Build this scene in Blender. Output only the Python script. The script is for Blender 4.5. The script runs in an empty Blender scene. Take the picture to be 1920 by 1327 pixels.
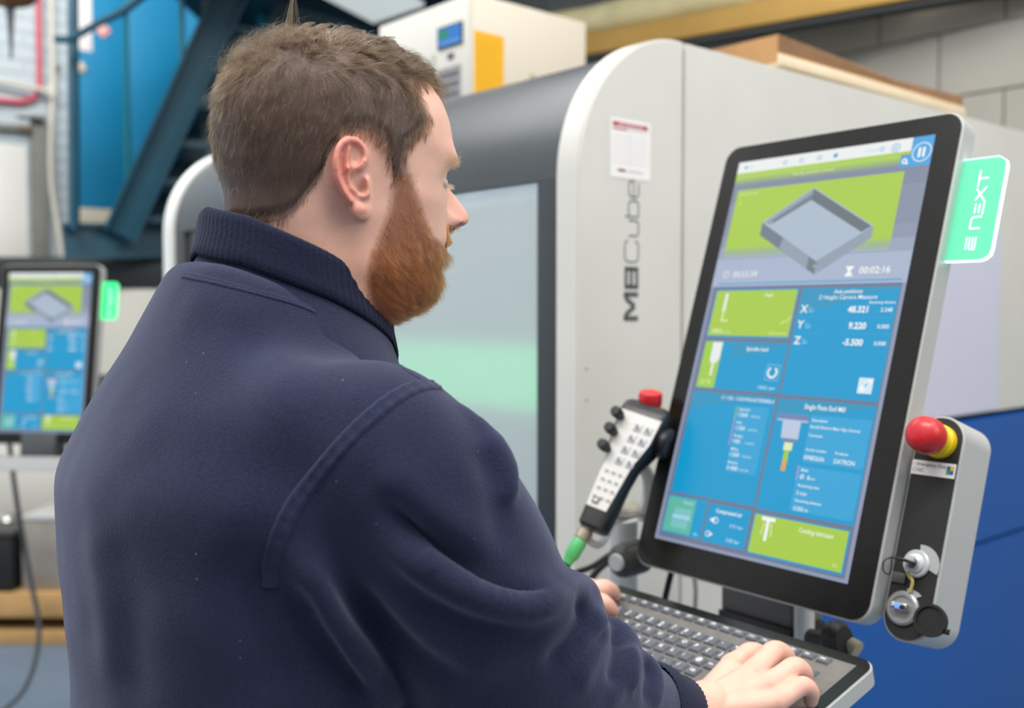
import bpy, bmesh, math, random
import numpy as np
from mathutils import Vector, Matrix
from mathutils.bvhtree import BVHTree

random.seed(7)
RNG = np.random.default_rng(7)
C = bpy.context.scene.collection
PI = math.pi

# ---------------------------------------------------------------- camera, world, lights, exposure
CAM_H = 1.45
F_PX = 1908.0
PITCH = math.atan(79 / F_PX)
cam_d = bpy.data.cameras.new('camera')
cam_d.sensor_width = 36.0
cam_d.sensor_fit = 'HORIZONTAL'
cam_d.lens = 36.0 * F_PX / 1920.0
cam_d.clip_start = 0.05
cam_d.dof.use_dof = True
cam_d.dof.focus_distance = 0.86
cam_d.dof.aperture_fstop = 4.2
cam = bpy.data.objects.new('camera', cam_d)
C.objects.link(cam)
cam.location = (0, 0, CAM_H)
cam.rotation_euler = (PI / 2 - PITCH, 0, 0)
bpy.context.scene.camera = cam

sc = bpy.context.scene
sc.view_settings.view_transform = 'Standard'
sc.view_settings.look = 'None'
sc.view_settings.gamma = 1.0
sc.view_settings.use_curve_mapping = False
sc.view_settings.exposure = 0.0

world = bpy.data.worlds.new('world')
sc.world = world
world.use_nodes = True
bg = world.node_tree.nodes['Background']
bg.inputs[0].default_value = (0.93, 0.96, 1.0, 1)
bg.inputs[1].default_value = 0.88


def area(name, loc, target, size, power, col=(1, 1, 1), sy=None):
    d = bpy.data.lights.new(name, 'AREA')
    d.shape = 'RECTANGLE'
    d.size = size
    d.size_y = sy or size
    d.energy = power
    d.color = col
    o = bpy.data.objects.new(name, d)
    C.objects.link(o)
    o.location = loc
    o.rotation_euler = (Vector(target) - Vector(loc)).to_track_quat('-Z', 'Y').to_euler()
    return o


# hall lights high above: a long strip over the aisle, one over the machine, one towards the stairs, daylight from the right
area('aisle_strip_light', (-0.6, 0.3, 3.9), (-0.3, 1.0, 0.9), 2.6, 85, (1.0, 0.97, 0.93), 0.7)
area('machine_strip_light', (1.6, 0.5, 3.7), (0.5, 1.6, 1.2), 2.4, 30, (1.0, 0.97, 0.92), 0.8)
area('stair_strip_light', (-1.6, 2.9, 3.9), (-2.0, 5.0, 1.4), 2.5, 115, (1.0, 0.98, 0.96), 0.6)
area('rear_strip_light', (1.2, 2.3, 3.9), (0.9, 3.9, 2.2), 2.2, 24, (1.0, 0.96, 0.88), 0.5)
area('hall_skylight', (3.2, -0.8, 3.2), (0.2, 1.3, 1.3), 2.4, 45, (0.97, 0.98, 1.0), 2.0)


# ---------------------------------------------------------------- helpers
def pt(px, py, Y):
    """world point at forward distance Y on the line of sight of picture point (px, py)"""
    x = (px - 960) / F_PX
    y = (663.5 - py) / F_PX
    fy = math.cos(PITCH) + y * math.sin(PITCH)
    fz = y * math.cos(PITCH) - math.sin(PITCH)
    return Vector((x / fy * Y, Y, fz / fy * Y + CAM_H))


def lin(c):
    return tuple((v / 12.92 if v <= 0.04045 else ((v + 0.055) / 1.055) ** 2.4) for v in c)


def hexc(h):
    h = h.lstrip('#')
    return lin(tuple(int(h[i:i + 2], 16) / 255 for i in (0, 2, 4)))


MATS = {}


def mat(name, col='#808080', rough=0.5, metal=0.0, noise=0.0, nscale=20.0, bump=0.0, bscale=200.0, emis=None, estr=1.0,
        coat=0.0, trans=0.0, spec=0.5, alpha=1.0, sheen=0.0, sss=0.0):
    if name in MATS:
        return MATS[name]
    m = bpy.data.materials.new(name)
    m.use_nodes = True
    nt = m.node_tree
    b = nt.nodes['Principled BSDF']
    c = hexc(col) if isinstance(col, str) else col
    b.inputs['Base Color'].default_value = (*c, 1)
    b.inputs['Roughness'].default_value = rough
    b.inputs['Metallic'].default_value = metal
    b.inputs['Specular IOR Level'].default_value = spec
    b.inputs['Coat Weight'].default_value = coat
    b.inputs['Transmission Weight'].default_value = trans
    b.inputs['Alpha'].default_value = alpha
    b.inputs['Sheen Weight'].default_value = sheen
    if sss:
        b.inputs['Subsurface Weight'].default_value = sss
        b.inputs['Subsurface Radius'].default_value = (0.012, 0.004, 0.002)
    if emis:
        e = hexc(emis) if isinstance(emis, str) else emis
        b.inputs['Emission Color'].default_value = (*e, 1)
        b.inputs['Emission Strength'].default_value = estr
    if noise or bump:
        tc = nt.nodes.new('ShaderNodeTexCoord')
    if noise:
        n = nt.nodes.new('ShaderNodeTexNoise')
        n.inputs['Scale'].default_value = nscale
        n.inputs['Detail'].default_value = 5
        nt.links.new(tc.outputs['Object'], n.inputs['Vector'])
        r = nt.nodes.new('ShaderNodeValToRGB')
        r.color_ramp.elements[0].position = 0.3
        r.color_ramp.elements[1].position = 0.7
        r.color_ramp.elements[0].color = (*[v * (1 - noise) for v in c], 1)
        r.color_ramp.elements[1].color = (*[min(1, v * (1 + noise)) for v in c], 1)
        nt.links.new(n.outputs['Fac'], r.inputs['Fac'])
        nt.links.new(r.outputs['Color'], b.inputs['Base Color'])
    if bump:
        n2 = nt.nodes.new('ShaderNodeTexNoise')
        n2.inputs['Scale'].default_value = bscale
        n2.inputs['Detail'].default_value = 3
        nt.links.new(tc.outputs['Object'], n2.inputs['Vector'])
        bp = nt.nodes.new('ShaderNodeBump')
        bp.inputs['Strength'].default_value = bump
        bp.inputs['Distance'].default_value = 0.002
        nt.links.new(n2.outputs['Fac'], bp.inputs['Height'])
        nt.links.new(bp.outputs['Normal'], b.inputs['Normal'])
    MATS[name] = m
    return m


def link(o, parent=None):
    C.objects.link(o)
    if parent is not None:
        o.parent = parent
    return o


def obj(name, bm, m, parent=None, smooth=True, loc=None):
    me = bpy.data.meshes.new(name)
    bm.normal_update()
    bm.to_mesh(me)
    bm.free()
    for mm in (m if isinstance(m, (list, tuple)) else [m]):
        me.materials.append(mm)
    o = bpy.data.objects.new(name, me)
    if smooth:
        shade(me)
    link(o, parent)
    if loc is not None:
        o.location = loc
    return o


def shade(me, ang=35):
    me.shade_smooth()
    me.set_sharp_from_angle(angle=math.radians(ang))


def pyobj(name, verts, faces, m, parent=None, smooth=False):
    me = bpy.data.meshes.new(name)
    me.from_pydata([tuple(map(float, v)) for v in verts], [], faces)
    for mm in (m if isinstance(m, (list, tuple)) else [m]):
        me.materials.append(mm)
    if smooth:
        me.shade_smooth()
    me.update()
    return link(bpy.data.objects.new(name, me), parent)


def thing(name, label, cat, loc=(0, 0, 0), rot=None, group=None):
    o = bpy.data.objects.new(name, None)
    C.objects.link(o)
    o.empty_display_size = 0.1
    if rot is not None:
        o.matrix_world = Matrix.Translation(Vector(loc)) @ rot.to_4x4()
    else:
        o.location = loc
    return tag(o, label, cat, group)


def tag(o, label, cat, group=None):
    o['label'] = label
    o['category'] = cat
    if group:
        o['group'] = group
    return o


def structure(o):
    o['kind'] = 'structure'
    return o


def basis(x, y, z):
    return Matrix((Vector(x), Vector(y), Vector(z))).transposed()


def bm_box(bm, p0, p1, bev=0.0, mi=0):
    xs, ys, zs = zip(p0, p1)
    vs = [bm.verts.new((xs[i], ys[j], zs[k])) for i in (0, 1) for j in (0, 1) for k in (0, 1)]
    f = [(0, 1, 3, 2), (4, 6, 7, 5), (0, 4, 5, 1), (2, 3, 7, 6), (0, 2, 6, 4), (1, 5, 7, 3)]
    fs = [bm.faces.new([vs[i] for i in q]) for q in f]
    for q in fs:
        q.material_index = mi
    bmesh.ops.recalc_face_normals(bm, faces=fs)
    if bev:
        es = list({e for q in fs for e in q.edges})
        bmesh.ops.bevel(bm, geom=es, offset=bev, segments=2, affect='EDGES', profile=0.5)
    return bm


def box(name, p0, p1, m, parent=None, bev=0.0, smooth=True):
    bm = bmesh.new()
    bm_box(bm, [min(a, b) for a, b in zip(p0, p1)], [max(a, b) for a, b in zip(p0, p1)], bev)
    return obj(name, bm, m, parent, smooth=bool(bev))


def rr_outline(w, h, r, seg=8):
    """rounded rectangle from (0,0) to (w,h)"""
    pts = []
    for cx, cy, a0 in ((w - r, r, -90), (w - r, h - r, 0), (r, h - r, 90), (r, r, 180)):
        for i in range(seg + 1):
            a = math.radians(a0 + 90 * i / seg)
            pts.append((cx + r * math.cos(a), cy + r * math.sin(a)))
    return pts


def bm_prism(bm, pts3a, pts3b, cap=True, mi=0):
    """skin between two closed outlines of 3d points"""
    a = [bm.verts.new(p) for p in pts3a]
    b = [bm.verts.new(p) for p in pts3b]
    n = len(a)
    fs = []
    for i in range(n):
        fs.append(bm.faces.new((a[i], a[(i + 1) % n], b[(i + 1) % n], b[i])))
    if cap:
        fs.append(bm.faces.new(a[::-1]))
        fs.append(bm.faces.new(b))
    for f in fs:
        f.material_index = mi
    bmesh.ops.recalc_face_normals(bm, faces=fs)
    return fs


def slab(name, outline, f, d0, d1, m, parent=None, bev=0.0, smooth=True):
    """prism from a 2d outline; f(x, y, d) gives the 3d point"""
    bm = bmesh.new()
    fs = bm_prism(bm, [f(x, y, d0) for x, y in outline], [f(x, y, d1) for x, y in outline])
    if bev:
        es = list(set(fs[-1].edges) | set(fs[-2].edges))
        bmesh.ops.bevel(bm, geom=es, offset=bev, segments=2, affect='EDGES')
    return obj(name, bm, m, parent, smooth=smooth)


def smooth_path(pts, n=8):
    """Catmull-Rom through points"""
    P = [Vector(p) for p in pts]
    if len(P) < 3:
        return P
    P = [P[0] * 2 - P[1]] + P + [P[-1] * 2 - P[-2]]
    out = []
    for i in range(1, len(P) - 2):
        for k in range(n):
            t = k / n
            a, b, c, d = P[i - 1], P[i], P[i + 1], P[i + 2]
            out.append(0.5 * ((2 * b) + (c - a) * t + (2 * a - 5 * b + 4 * c - d) * t * t + (3 * b - a - 3 * c + d) * t ** 3))
    out.append(P[-2])
    return out


def bm_tube(bm, path, r, seg=10, cap=True, mi=0):
    P = [Vector(p) for p in path]
    rings = []
    T0 = (P[1] - P[0]).normalized()
    N = T0.orthogonal().normalized()
    for i, p in enumerate(P):
        T = ((P[min(i + 1, len(P) - 1)] - P[max(i - 1, 0)])).normalized()
        N = (N - T * N.dot(T)).normalized()
        B = T.cross(N)
        rr = r[i] if isinstance(r, (list, tuple)) else r
        rings.append([bm.verts.new(p + N * rr * math.cos(2 * PI * k / seg) + B * rr * math.sin(2 * PI * k / seg)) for k in range(seg)])
    fs = []
    for a, b in zip(rings, rings[1:]):
        for k in range(seg):
            fs.append(bm.faces.new((a[k], a[(k + 1) % seg], b[(k + 1) % seg], b[k])))
    if cap:
        fs.append(bm.faces.new(rings[0][::-1]))
        fs.append(bm.faces.new(rings[-1]))
    for f in fs:
        f.material_index = mi
    return rings


def tube(name, path, r, m, parent=None, seg=10, smooth=0):
    bm = bmesh.new()
    bm_tube(bm, smooth_path(path, smooth) if smooth else path, r, seg)
    return obj(name, bm, m, parent)


def bm_lathe(bm, prof, origin, axis, seg=24, mi=0):
    """prof: list of (radius, height) along axis"""
    origin = Vector(origin)
    ax = Vector(axis).normalized()
    N = ax.orthogonal().normalized()
    B = ax.cross(N)
    rings = []
    for r, h in prof:
        if r < 1e-6:
            rings.append([bm.verts.new(origin + ax * h)])
        else:
            rings.append([bm.verts.new(origin + ax * h + N * r * math.cos(2 * PI * k / seg) + B * r * math.sin(2 * PI * k / seg)) for k in range(seg)])
    fs = []
    for a, b in zip(rings, rings[1:]):
        for k in range(seg):
            k2 = (k + 1) % seg
            if len(a) == 1 and len(b) > 1:
                fs.append(bm.faces.new((a[0], b[k2], b[k])))
            elif len(b) == 1 and len(a) > 1:
                fs.append(bm.faces.new((a[k], a[k2], b[0])))
            elif len(a) > 1:
                fs.append(bm.faces.new((a[k], a[k2], b[k2], b[k])))
    for f in fs:
        f.material_index = mi
    bmesh.ops.recalc_face_normals(bm, faces=fs)


def lathe(name, prof, origin, axis, m, parent=None, seg=24):
    bm = bmesh.new()
    bm_lathe(bm, prof, origin, axis, seg)
    return obj(name, bm, m, parent)


def text_mesh(s, size, align='LEFT', bold=0.0, ext=0.0):
    cu = bpy.data.curves.new('text', 'FONT')
    cu.body = s
    cu.size = size
    cu.align_x = align
    cu.offset = bold * size
    cu.extrude = ext
    cu.resolution_u = 3
    o = bpy.data.objects.new('text', cu)
    me = bpy.data.meshes.new_from_object(o)
    bpy.data.objects.remove(o)
    v = [tuple(q.co) for q in me.vertices]
    f = [tuple(p.vertices) for p in me.polygons]
    bpy.data.meshes.remove(me)
    bpy.data.curves.remove(cu)
    return v, f


class Flat:
    """flat print: quads, polygons and lettering in layers a hair apart; f(s, t, layer) gives the 3d point"""

    def __init__(self, f):
        self.f, self.v, self.fc, self.mi, self.mats = f, [], [], [], []

    def m(self, m):
        if m not in self.mats:
            self.mats.append(m)
        return self.mats.index(m)

    def poly(self, pts, m, layer=1):
        n = len(self.v)
        self.v += [self.f(s, t, layer) for s, t in pts]
        self.fc.append(tuple(range(n, n + len(pts))))
        self.mi.append(self.m(m))

    def rect(self, s0, t0, s1, t1, m, layer=1):
        self.poly([(s0, t1), (s1, t1), (s1, t0), (s0, t0)], m, layer)

    def text(self, s, x, y, size, m, layer=3, align='LEFT', bold=0.0, sx=1.0):
        v, f = text_mesh(s, size, align, bold)
        n = len(self.v)
        self.v += [self.f(x + a * sx, y - b, layer) for a, b, _ in v]
        for q in f:
            self.fc.append(tuple(n + i for i in q))
            self.mi.append(self.m(m))

    def ring(self, cx, cy, r0, r1, m, layer=2, a0=0, a1=360, seg=28):
        for i in range(seg):
            a = math.radians(a0 + (a1 - a0) * i / seg)
            b = math.radians(a0 + (a1 - a0) * (i + 1) / seg)
            self.poly([(cx + r * math.cos(q), cy + r * math.sin(q)) for r, q in ((r0, a), (r1, a), (r1, b), (r0, b))], m, layer)

    def line(self, pts, w, m, layer=2):
        for (x0, y0), (x1, y1) in zip(pts, pts[1:]):
            L = math.hypot(x1 - x0, y1 - y0) or 1
            nx, ny = -(y1 - y0) / L * w / 2, (x1 - x0) / L * w / 2
            self.poly([(x0 + nx, y0 + ny), (x0 - nx, y0 - ny), (x1 - nx, y1 - ny), (x1 + nx, y1 + ny)], m, layer)

    def build(self, name, parent=None):
        me = bpy.data.meshes.new(name)
        me.from_pydata([tuple(map(float, q)) for q in self.v], [], self.fc)
        for m in self.mats:
            me.materials.append(m)
        for p, i in zip(me.polygons, self.mi):
            p.material_index = i
        me.update()
        return link(bpy.data.objects.new(name, me), parent)


def copy_tree(o, parent=None):
    c = o.copy()
    C.objects.link(c)
    if parent is not None:
        c.parent = parent
    for ch in list(o.children):
        copy_tree(ch, c)
    return c


# ---------------------------------------------------------------- shared materials
M_white = mat('machine_white', '#d6d4cc', 0.38, noise=0.03, nscale=6)
M_rim = mat('machine_rim', '#ebebe6', 0.32)
M_dgrey = mat('machine_dark_grey', '#54585a', 0.36, 0.45, noise=0.05, nscale=8, bump=0.05, bscale=700)
M_frame = mat('door_frame_grey', '#34383b', 0.42)
M_blue = mat('machine_blue', '#0d58a8', 0.35)
M_silver = mat('brushed_aluminium', '#bcbbb6', 0.33, 0.75, bump=0.03, bscale=900)
M_silver2 = mat('satin_aluminium_paint', '#c3c4c1', 0.42, 0.25, bump=0.03, bscale=900)
M_glassblack = mat('black_bezel_glass', '#141310', 0.27, noise=0.25, nscale=60, spec=0.36)
M_black = mat('black_plastic', '#1b1b1a', 0.42)
M_blackm = mat('matt_black_plastic', '#191a1a', 0.62, noise=0.15, nscale=60)
M_rubber = mat('black_rubber', '#101010', 0.7)
M_red = mat('button_red', '#c81f26', 0.38, coat=0.2)
M_yellow = mat('button_yellow', '#e8c412', 0.4)
M_green = mat('connector_green', '#4fae68', 0.45)
M_chrome = mat('chrome', '#d9d9d9', 0.16, 1.0)
M_teal = mat('stair_steel_teal', '#094457', 0.45, noise=0.12, nscale=5)
M_bluewall = mat('blue_cladding_paint', '#0685b4', 0.55, noise=0.05, nscale=2)
M_cream = mat('cream_pipe_paint', '#d9d3c4', 0.5)
M_paper = mat('paper_white', '#eeebe8', 0.7)
M_beige = mat('cabinet_cream', '#d4ccbc', 0.5)
M_beige2 = mat('cabinet_cream_front', '#cfcdc5', 0.5)
M_card = mat('cardboard', '#b98d5e', 0.85, noise=0.08, nscale=15)
M_cardshade = mat('cardboard_shaded', '#8f6b4a', 0.9, noise=0.1, nscale=15)  # darker cardboard: shade on the side and far flaps put into the colour
M_wood = mat('pale_timber', '#c7a06a', 0.75, noise=0.15, nscale=9)

# ---------------------------------------------------------------- room
sdir = Vector((0.749, 0.6626, 0)).normalized()   # along the machine's side
fdir = Vector((-0.6626, 0.749, 0)).normalized()  # along the machine's front
FLOOR = mat('floor_paint', '#6c7f93', 0.35, noise=0.12, nscale=1.5)
structure(pyobj('floor', [(-8, -6, 0), (6, -6, 0), (6, 9, 0), (-8, 9, 0)], [(0, 1, 2, 3)], FLOOR))

M_mortar = mat('mortar_grey', '#98958d', 0.9)
M_mortar_w = mat('mortar_white_paint', '#b9c8d0', 0.85)


def wall_panel(name, p0, d, length, h0, h1, thick, m):
    """upright wall from p0 along d; the thickness goes away from the camera"""
    n = Vector((d.y, -d.x, 0))
    if n.dot(Vector((0, 0, 0)) - p0) < 0:
        n = -n
    q = [p0, p0 + d * length, p0 + d * length - n * thick, p0 - n * thick]
    v = [(a.x, a.y, h0) for a in q] + [(a.x, a.y, h1) for a in q]
    o = pyobj(name, v, [(0, 1, 5, 4), (1, 2, 6, 5), (2, 3, 7, 6), (3, 0, 4, 7), (4, 5, 6, 7), (3, 2, 1, 0)], m)
    return structure(o), n


LW = Vector((-2.64, 5.6, 0))                   # a point on the left wall
CORNER = Vector((-1.30, 6.78, 0))
H = 4.2
wl, nl = wall_panel('wall_left', LW - sdir * 3.6, sdir, 3.6 + (CORNER - LW).length, 0, H, 0.1, M_mortar_w)
wb, nb = wall_panel('wall_back', CORNER, -fdir, 8.6, 0, H, 0.1, M_mortar)


def brick_mesh(name, w, h, t, bev, m):
    bm = bmesh.new()
    bm_box(bm, (-w / 2, -t, -h / 2), (w / 2, t * 0.2, h / 2), 0)
    top = [e for e in bm.edges if all(v.co.y < -t + 1e-5 for v in e.verts)]
    bmesh.ops.bevel(bm, geom=top, offset=bev, segments=1, affect='EDGES')
    me = bpy.data.meshes.new(name)
    bm.to_mesh(me)
    bm.free()
    me.materials.append(m)
    return me


def lay(name, parent, mesh, origin, d, n, w, h, rows, cols, z0, joint, skip=None):
    for r in range(rows):
        for c in range(cols):
            s = (c + (0.5 if r % 2 else 0)) * (w + joint)
            z = z0 + r * (h + joint)
            if skip and skip(s, z):
                continue
            o = bpy.data.objects.new(name, mesh)
            p = origin + d * s + n * (0.001 + 0.001 * random.random())
            o.matrix_world = Matrix.Translation((p.x, p.y, z)) @ basis(d, -n, (0, 0, 1)).to_4x4()
            C.objects.link(o)
            o.parent = parent


M_block = mat('grey_painted_block', '#a3a098', 0.8, noise=0.06, nscale=4, bump=0.3, bscale=120)
M_brickw = mat('pale_blue_painted_brick', '#bfc9cd', 0.75, noise=0.06, nscale=6, bump=0.3, bscale=90)
blk = brick_mesh('block', 0.444, 0.221, 0.002, 0.0015, M_block)
lay('block', wb, blk, Vector((1.68, 3.4, 0)) + fdir * 3.2, -fdir, nb, 0.444, 0.221, 10, 12, 1.40, 0.006)
brk = brick_mesh('brick', 0.215, 0.065, 0.005, 0.003, M_brickw)
DOOR_S0, DOOR_S1 = -1.2, -0.02
lay('brick', wl, brk, LW - sdir * 0.46, sdir, nl, 0.215, 0.065, 29, 4, 1.50, 0.010,
    skip=lambda s, z: False)
# ceiling of the mezzanine behind the machines, with its steel
M_ceil = mat('mezzanine_underside', '#0b3a4c', 0.7, noise=0.15, nscale=2)
M_hall = mat('hall_wall_paint', '#b9b7b0', 0.8)
structure(box('wall_front', (-8, -6.1, 0), (6, -6.0, H), M_hall))
structure(box('wall_right', (6, -6, 0), (6.1, 9, H), M_hall))
o = pyobj('ceiling', [(-1.75, 3.6, 3.08), (5, 2.7, 3.08), (5, 9, 3.08), (-1.75, 9, 3.08)], [(0, 1, 2, 3)], M_ceil)
structure(o)


# ---------------------------------------------------------------- machine
def machine_profile(inset=0.0, x1=1.9, top=1.914, r=0.25, n=16):
    """outline in (x, z) going up the front and back over the top"""
    pts = [(inset, 0.0)]
    for i in range(n + 1):
        a = PI - (PI / 2) * i / n
        pts.append((r + (r - inset) * math.cos(a), top - r + (r - inset) * math.sin(a)))
    pts.append((x1, top - inset + 0.010))
    pts.append((x1, 0.0))
    return pts


MCO = Vector((0.0645 * 1.6, 1.6, 0))
MROT = basis(sdir, fdir, (0, 0, 1))
MW = 1.60
mach = thing('milling_machine', 'large pale grey milling machine with dark rounded roof, milky door window and blue lower side', 'machine', MCO, MROT)
# near side: front column panel and rear panel with the seam between
prof = machine_profile()
front_pts = [p for p in prof if p[0] < 0.252 + 1e-6] + [(0.254, 0.0)]
fp = [p for p in prof[:-2]] + [(0.257, 1.914), (0.257, 0.0)]
slab('side_column', fp, lambda x, z, d: (x, d, z), 0.0, 0.052, M_white, mach, bev=0.004)
slab('side_panel', [(0.261, 1.195), (0.261, 1.912), (1.9, 1.925), (1.9, 1.195)], lambda x, z, d: (x, d, z), 0.0, 0.05, M_white, mach, bev=0.002)
slab('side_lower_panel', [(0.261, 0.0), (0.261, 1.192), (0.66, 1.192), (0.66, 0.0)], lambda x, z, d: (x, d, z), 0.0, 0.05, M_white, mach, bev=0.002)
slab('base_panel', [(0.664, 0.872), (0.664, 1.183), (1.92, 1.183), (1.92, 0.872)], lambda x, z, d: (x, d, z), -0.012, 0.05, M_blue, mach, bev=0.004)
slab('base_panel', [(0.664, 0.05), (0.664, 0.866), (1.92, 0.866), (1.92, 0.05)], lambda x, z, d: (x, d, z), -0.012, 0.05, M_blue, mach, bev=0.004)
# pale lilac panel set on the rear side panel
M_lilac = mat('pale_lilac', '#d3d3e4', 0.25, noise=0.02, nscale=3)
slab('lilac_panel', rr_outline(0.62, 0.46, 0.02), lambda x, z, d: (0.91 + x, d, 1.20 + z), -0.003, 0.002, M_lilac, mach)
# far side
slab('side_column', fp, lambda x, z, d: (x, d, z), MW - 0.052, MW, M_rim, mach, bev=0.004)
slab('side_panel', [(0.261, 0.0), (0.261, 1.912), (1.9, 1.925), (1.9, 0.0)], lambda x, z, d: (x, d, z), MW - 0.05, MW, M_white, mach)
# roof: dark curved hood between the columns
arc = machine_profile(0.012)
arc = [p for p in arc[1:-2]]
WIN_Z1 = 1.668
hood = [(0.012, WIN_Z1)] + arc + [(1.9, 1.905)]
inner = [(x + 0.0, z) for x, z in machine_profile(0.03)[1:-2]]
bm = bmesh.new()
outl = hood + [(1.9, 1.885)] + inner[::-1] + [(0.03, WIN_Z1)]
bm_prism(bm, [(x, 0.052, z) for x, z in outl], [(x, MW - 0.052, z) for x, z in outl])
obj('roof_hood', bm, M_dgrey, mach)
# door: frame and two panes
M_pane = mat('milky_door_pane', '#e3ecef', 0.35, trans=0.45, spec=0.5)
M_pane_d = mat('smoked_door_pane', '#4a4640', 0.12, spec=0.7, alpha=0.7)
y0, y1, z0, z1 = 0.108, 1.49, 0.98, WIN_Z1
box('door_frame', (0.012, 0.052, z0 - 0.06), (0.04, y0, z1), M_frame, mach, 0.003)
box('door_frame', (0.012, y1, z0 - 0.06), (0.04, MW - 0.052, z1), M_frame, mach, 0.003)
box('door_frame', (0.012, y0, z0 - 0.06), (0.04, y1, z0), M_frame, mach, 0.003)
box('door_frame', (0.012, 0.93, z0), (0.036, 0.99, z1), M_frame, mach, 0.002)
box('door_pane', (0.022, y0, z0), (0.027, 0.93, z1), M_pane, mach)
box('door_pane', (0.022, 0.99, z0), (0.027, y1, z1), M_pane_d, mach)
box('front_lower_panel', (0.006, 0.052, 0.05), (0.04, MW - 0.052, z0 - 0.06), M_white, mach, 0.003)
box('back_panel', (1.88, 0.05, 0.05), (1.9, MW - 0.05, 1.88), M_white, mach)
# inside of the work room
M_in = mat('work_room_lining', '#c9cfd0', 0.4)
pyobj('interior', [(0.06, 0.06, 0.95), (0.75, 0.06, 0.95), (0.75, 1.54, 0.95), (0.06, 1.54, 0.95),
                   (0.06, 0.06, 1.66), (0.75, 0.06, 1.84), (0.75, 1.54, 1.84), (0.06, 1.54, 1.66)],
      [(0, 1, 2, 3), (1, 5, 6, 2), (4, 7, 6, 5), (3, 2, 6, 7), (0, 4, 5, 1)], M_in, mach)
M_gglow = mat('green_glow', '#20c060', 0.4, emis='#30e080', estr=2.2)
box('green_glow_strip', (0.10, 0.08, 1.27), (0.115, 0.90, 1.39), M_gglow, mach)  # glowing strip added behind the pane to imitate a green reflection
M_fill = mat('fill_tube_glow', '#ffffff', 0.4, emis='#f4fbff', estr=22)
tube('fill_tube', [(0.16, 0.14, 1.73), (0.16, 0.95, 1.73)], 0.018, M_fill, mach)  # unseen glowing tube added to brighten the work room
box('spindle_head', (0.45, 0.52, 1.45), (0.65, 0.74, 1.75), M_silver2, mach, 0.01)
# sticker and model lettering on the near side
SD = lambda s, t, L: (s, -0.0004 - 0.0004 * L, t)
fl = Flat(lambda s, t, L: (0.072 + s, -0.0004 - 0.0003 * L, 1.450 + 0.3135 - t))
M_srd = mat('sticker_red', '#b9474f', 0.6)
M_sgr = mat('sticker_grey', '#c9c6c6', 0.6)
M_ink = mat('sticker_ink', '#3b3b3b', 0.6)
fl.rect(0, 0, 0.098, 0.096, M_paper, 1)
fl.rect(0.006, 0.006, 0.091, 0.0135, M_srd, 2)
fl.text('NEXT SERVICE DUE', 0.049, 0.0122, 0.0068, M_paper, 3, 'CENTER', 0.01)
fl.rect(0.006, 0.0165, 0.040, 0.019, M_srd, 2)
fl.rect(0.041, 0.017, 0.091, 0.0185, M_sgr, 2)
for k in range(7):
    fl.rect(0.006, 0.028 + 0.0072 * k, 0.091, 0.0286 + 0.0072 * k, M_sgr, 2)
fl.rect(0.047, 0.022, 0.0476, 0.074, M_sgr, 2)
fl.rect(0.018, 0.0815, 0.027, 0.0855, M_srd, 2)
fl.rect(0.027, 0.0815, 0.036, 0.0855, M_ink, 2)
fl.text('DATRON', 0.040, 0.0857, 0.0062, M_sgr, 3, 'LEFT', 0.01, 1.5)
fl.build('service_sticker', mach)
M_let = mat('model_lettering_grey', '#5c5e5e', 0.5)
fl = Flat(lambda s, t, L: (0.1415 + t, -0.0006, 1.436 + s))
# M and 8 heavy, the rest light, all drawn as strokes; s runs up the panel, t is minus the letter height
W_ = 0.0085


def letter(strokes, s0, sx, h, w):
    for st in strokes:
        fl.line([(s0 + a * sx, -b * h) for a, b in st], w, M_let, 1)


HL = 0.033
letter([[(0.07, 0), (0.07, 1)], [(0, 0.93), (0.2, 0.93), (0.5, 0.25), (0.8, 0.93), (1, 0.93)], [(0.93, 1), (0.93, 0)]], 0.0, 0.046, HL, 0.0085)
letter([[(0.0, 0.1), (1, 0.1)], [(0.0, 0.9), (1, 0.9)], [(0.03, 0.51), (0.97, 0.51)], [(0.09, 0.05), (0.09, 0.95)], [(0.91, 0.05), (0.91, 0.95)]], 0.052, 0.036, HL, 0.0072)
letter([[(0.95, 0.75), (0.93, 0.92), (0.8, 1), (0.2, 1), (0.05, 0.9), (0, 0.7), (0, 0.3), (0.05, 0.1), (0.2, 0), (0.8, 0), (0.93, 0.08), (0.95, 0.25)]], 0.096, 0.036, HL, 0.0024)
letter([[(0, 0.72), (0, 0.2), (0.06, 0.06), (0.2, 0), (0.8, 0), (0.94, 0.06), (1, 0.2), (1, 0.72)]], 0.139, 0.025, HL, 0.0024)
letter([[(0, 1), (0, 0), (0.8, 0), (0.94, 0.06), (1, 0.2), (1, 0.52), (0.94, 0.66), (0.8, 0.72), (0.0, 0.72)]], 0.1705, 0.026, HL, 0.0024)
letter([[(0.03, 0.37), (1, 0.37), (1, 0.55), (0.9, 0.68), (0.75, 0.72), (0.25, 0.72), (0.08, 0.66), (0, 0.5), (0, 0.2), (0.08, 0.05), (0.25, 0), (0.9, 0)]], 0.2025, 0.027, HL, 0.0024)
fl.build('model_lettering', mach)
for (a, b) in ((0.02, 1.36), (0.02, 1.31)):
    lathe('screw', [(0, 0.001), (0.002, 0.001), (0.0022, 0)], (a, 0, b), (0, -1, 0), M_silver, mach, 8)


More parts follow.
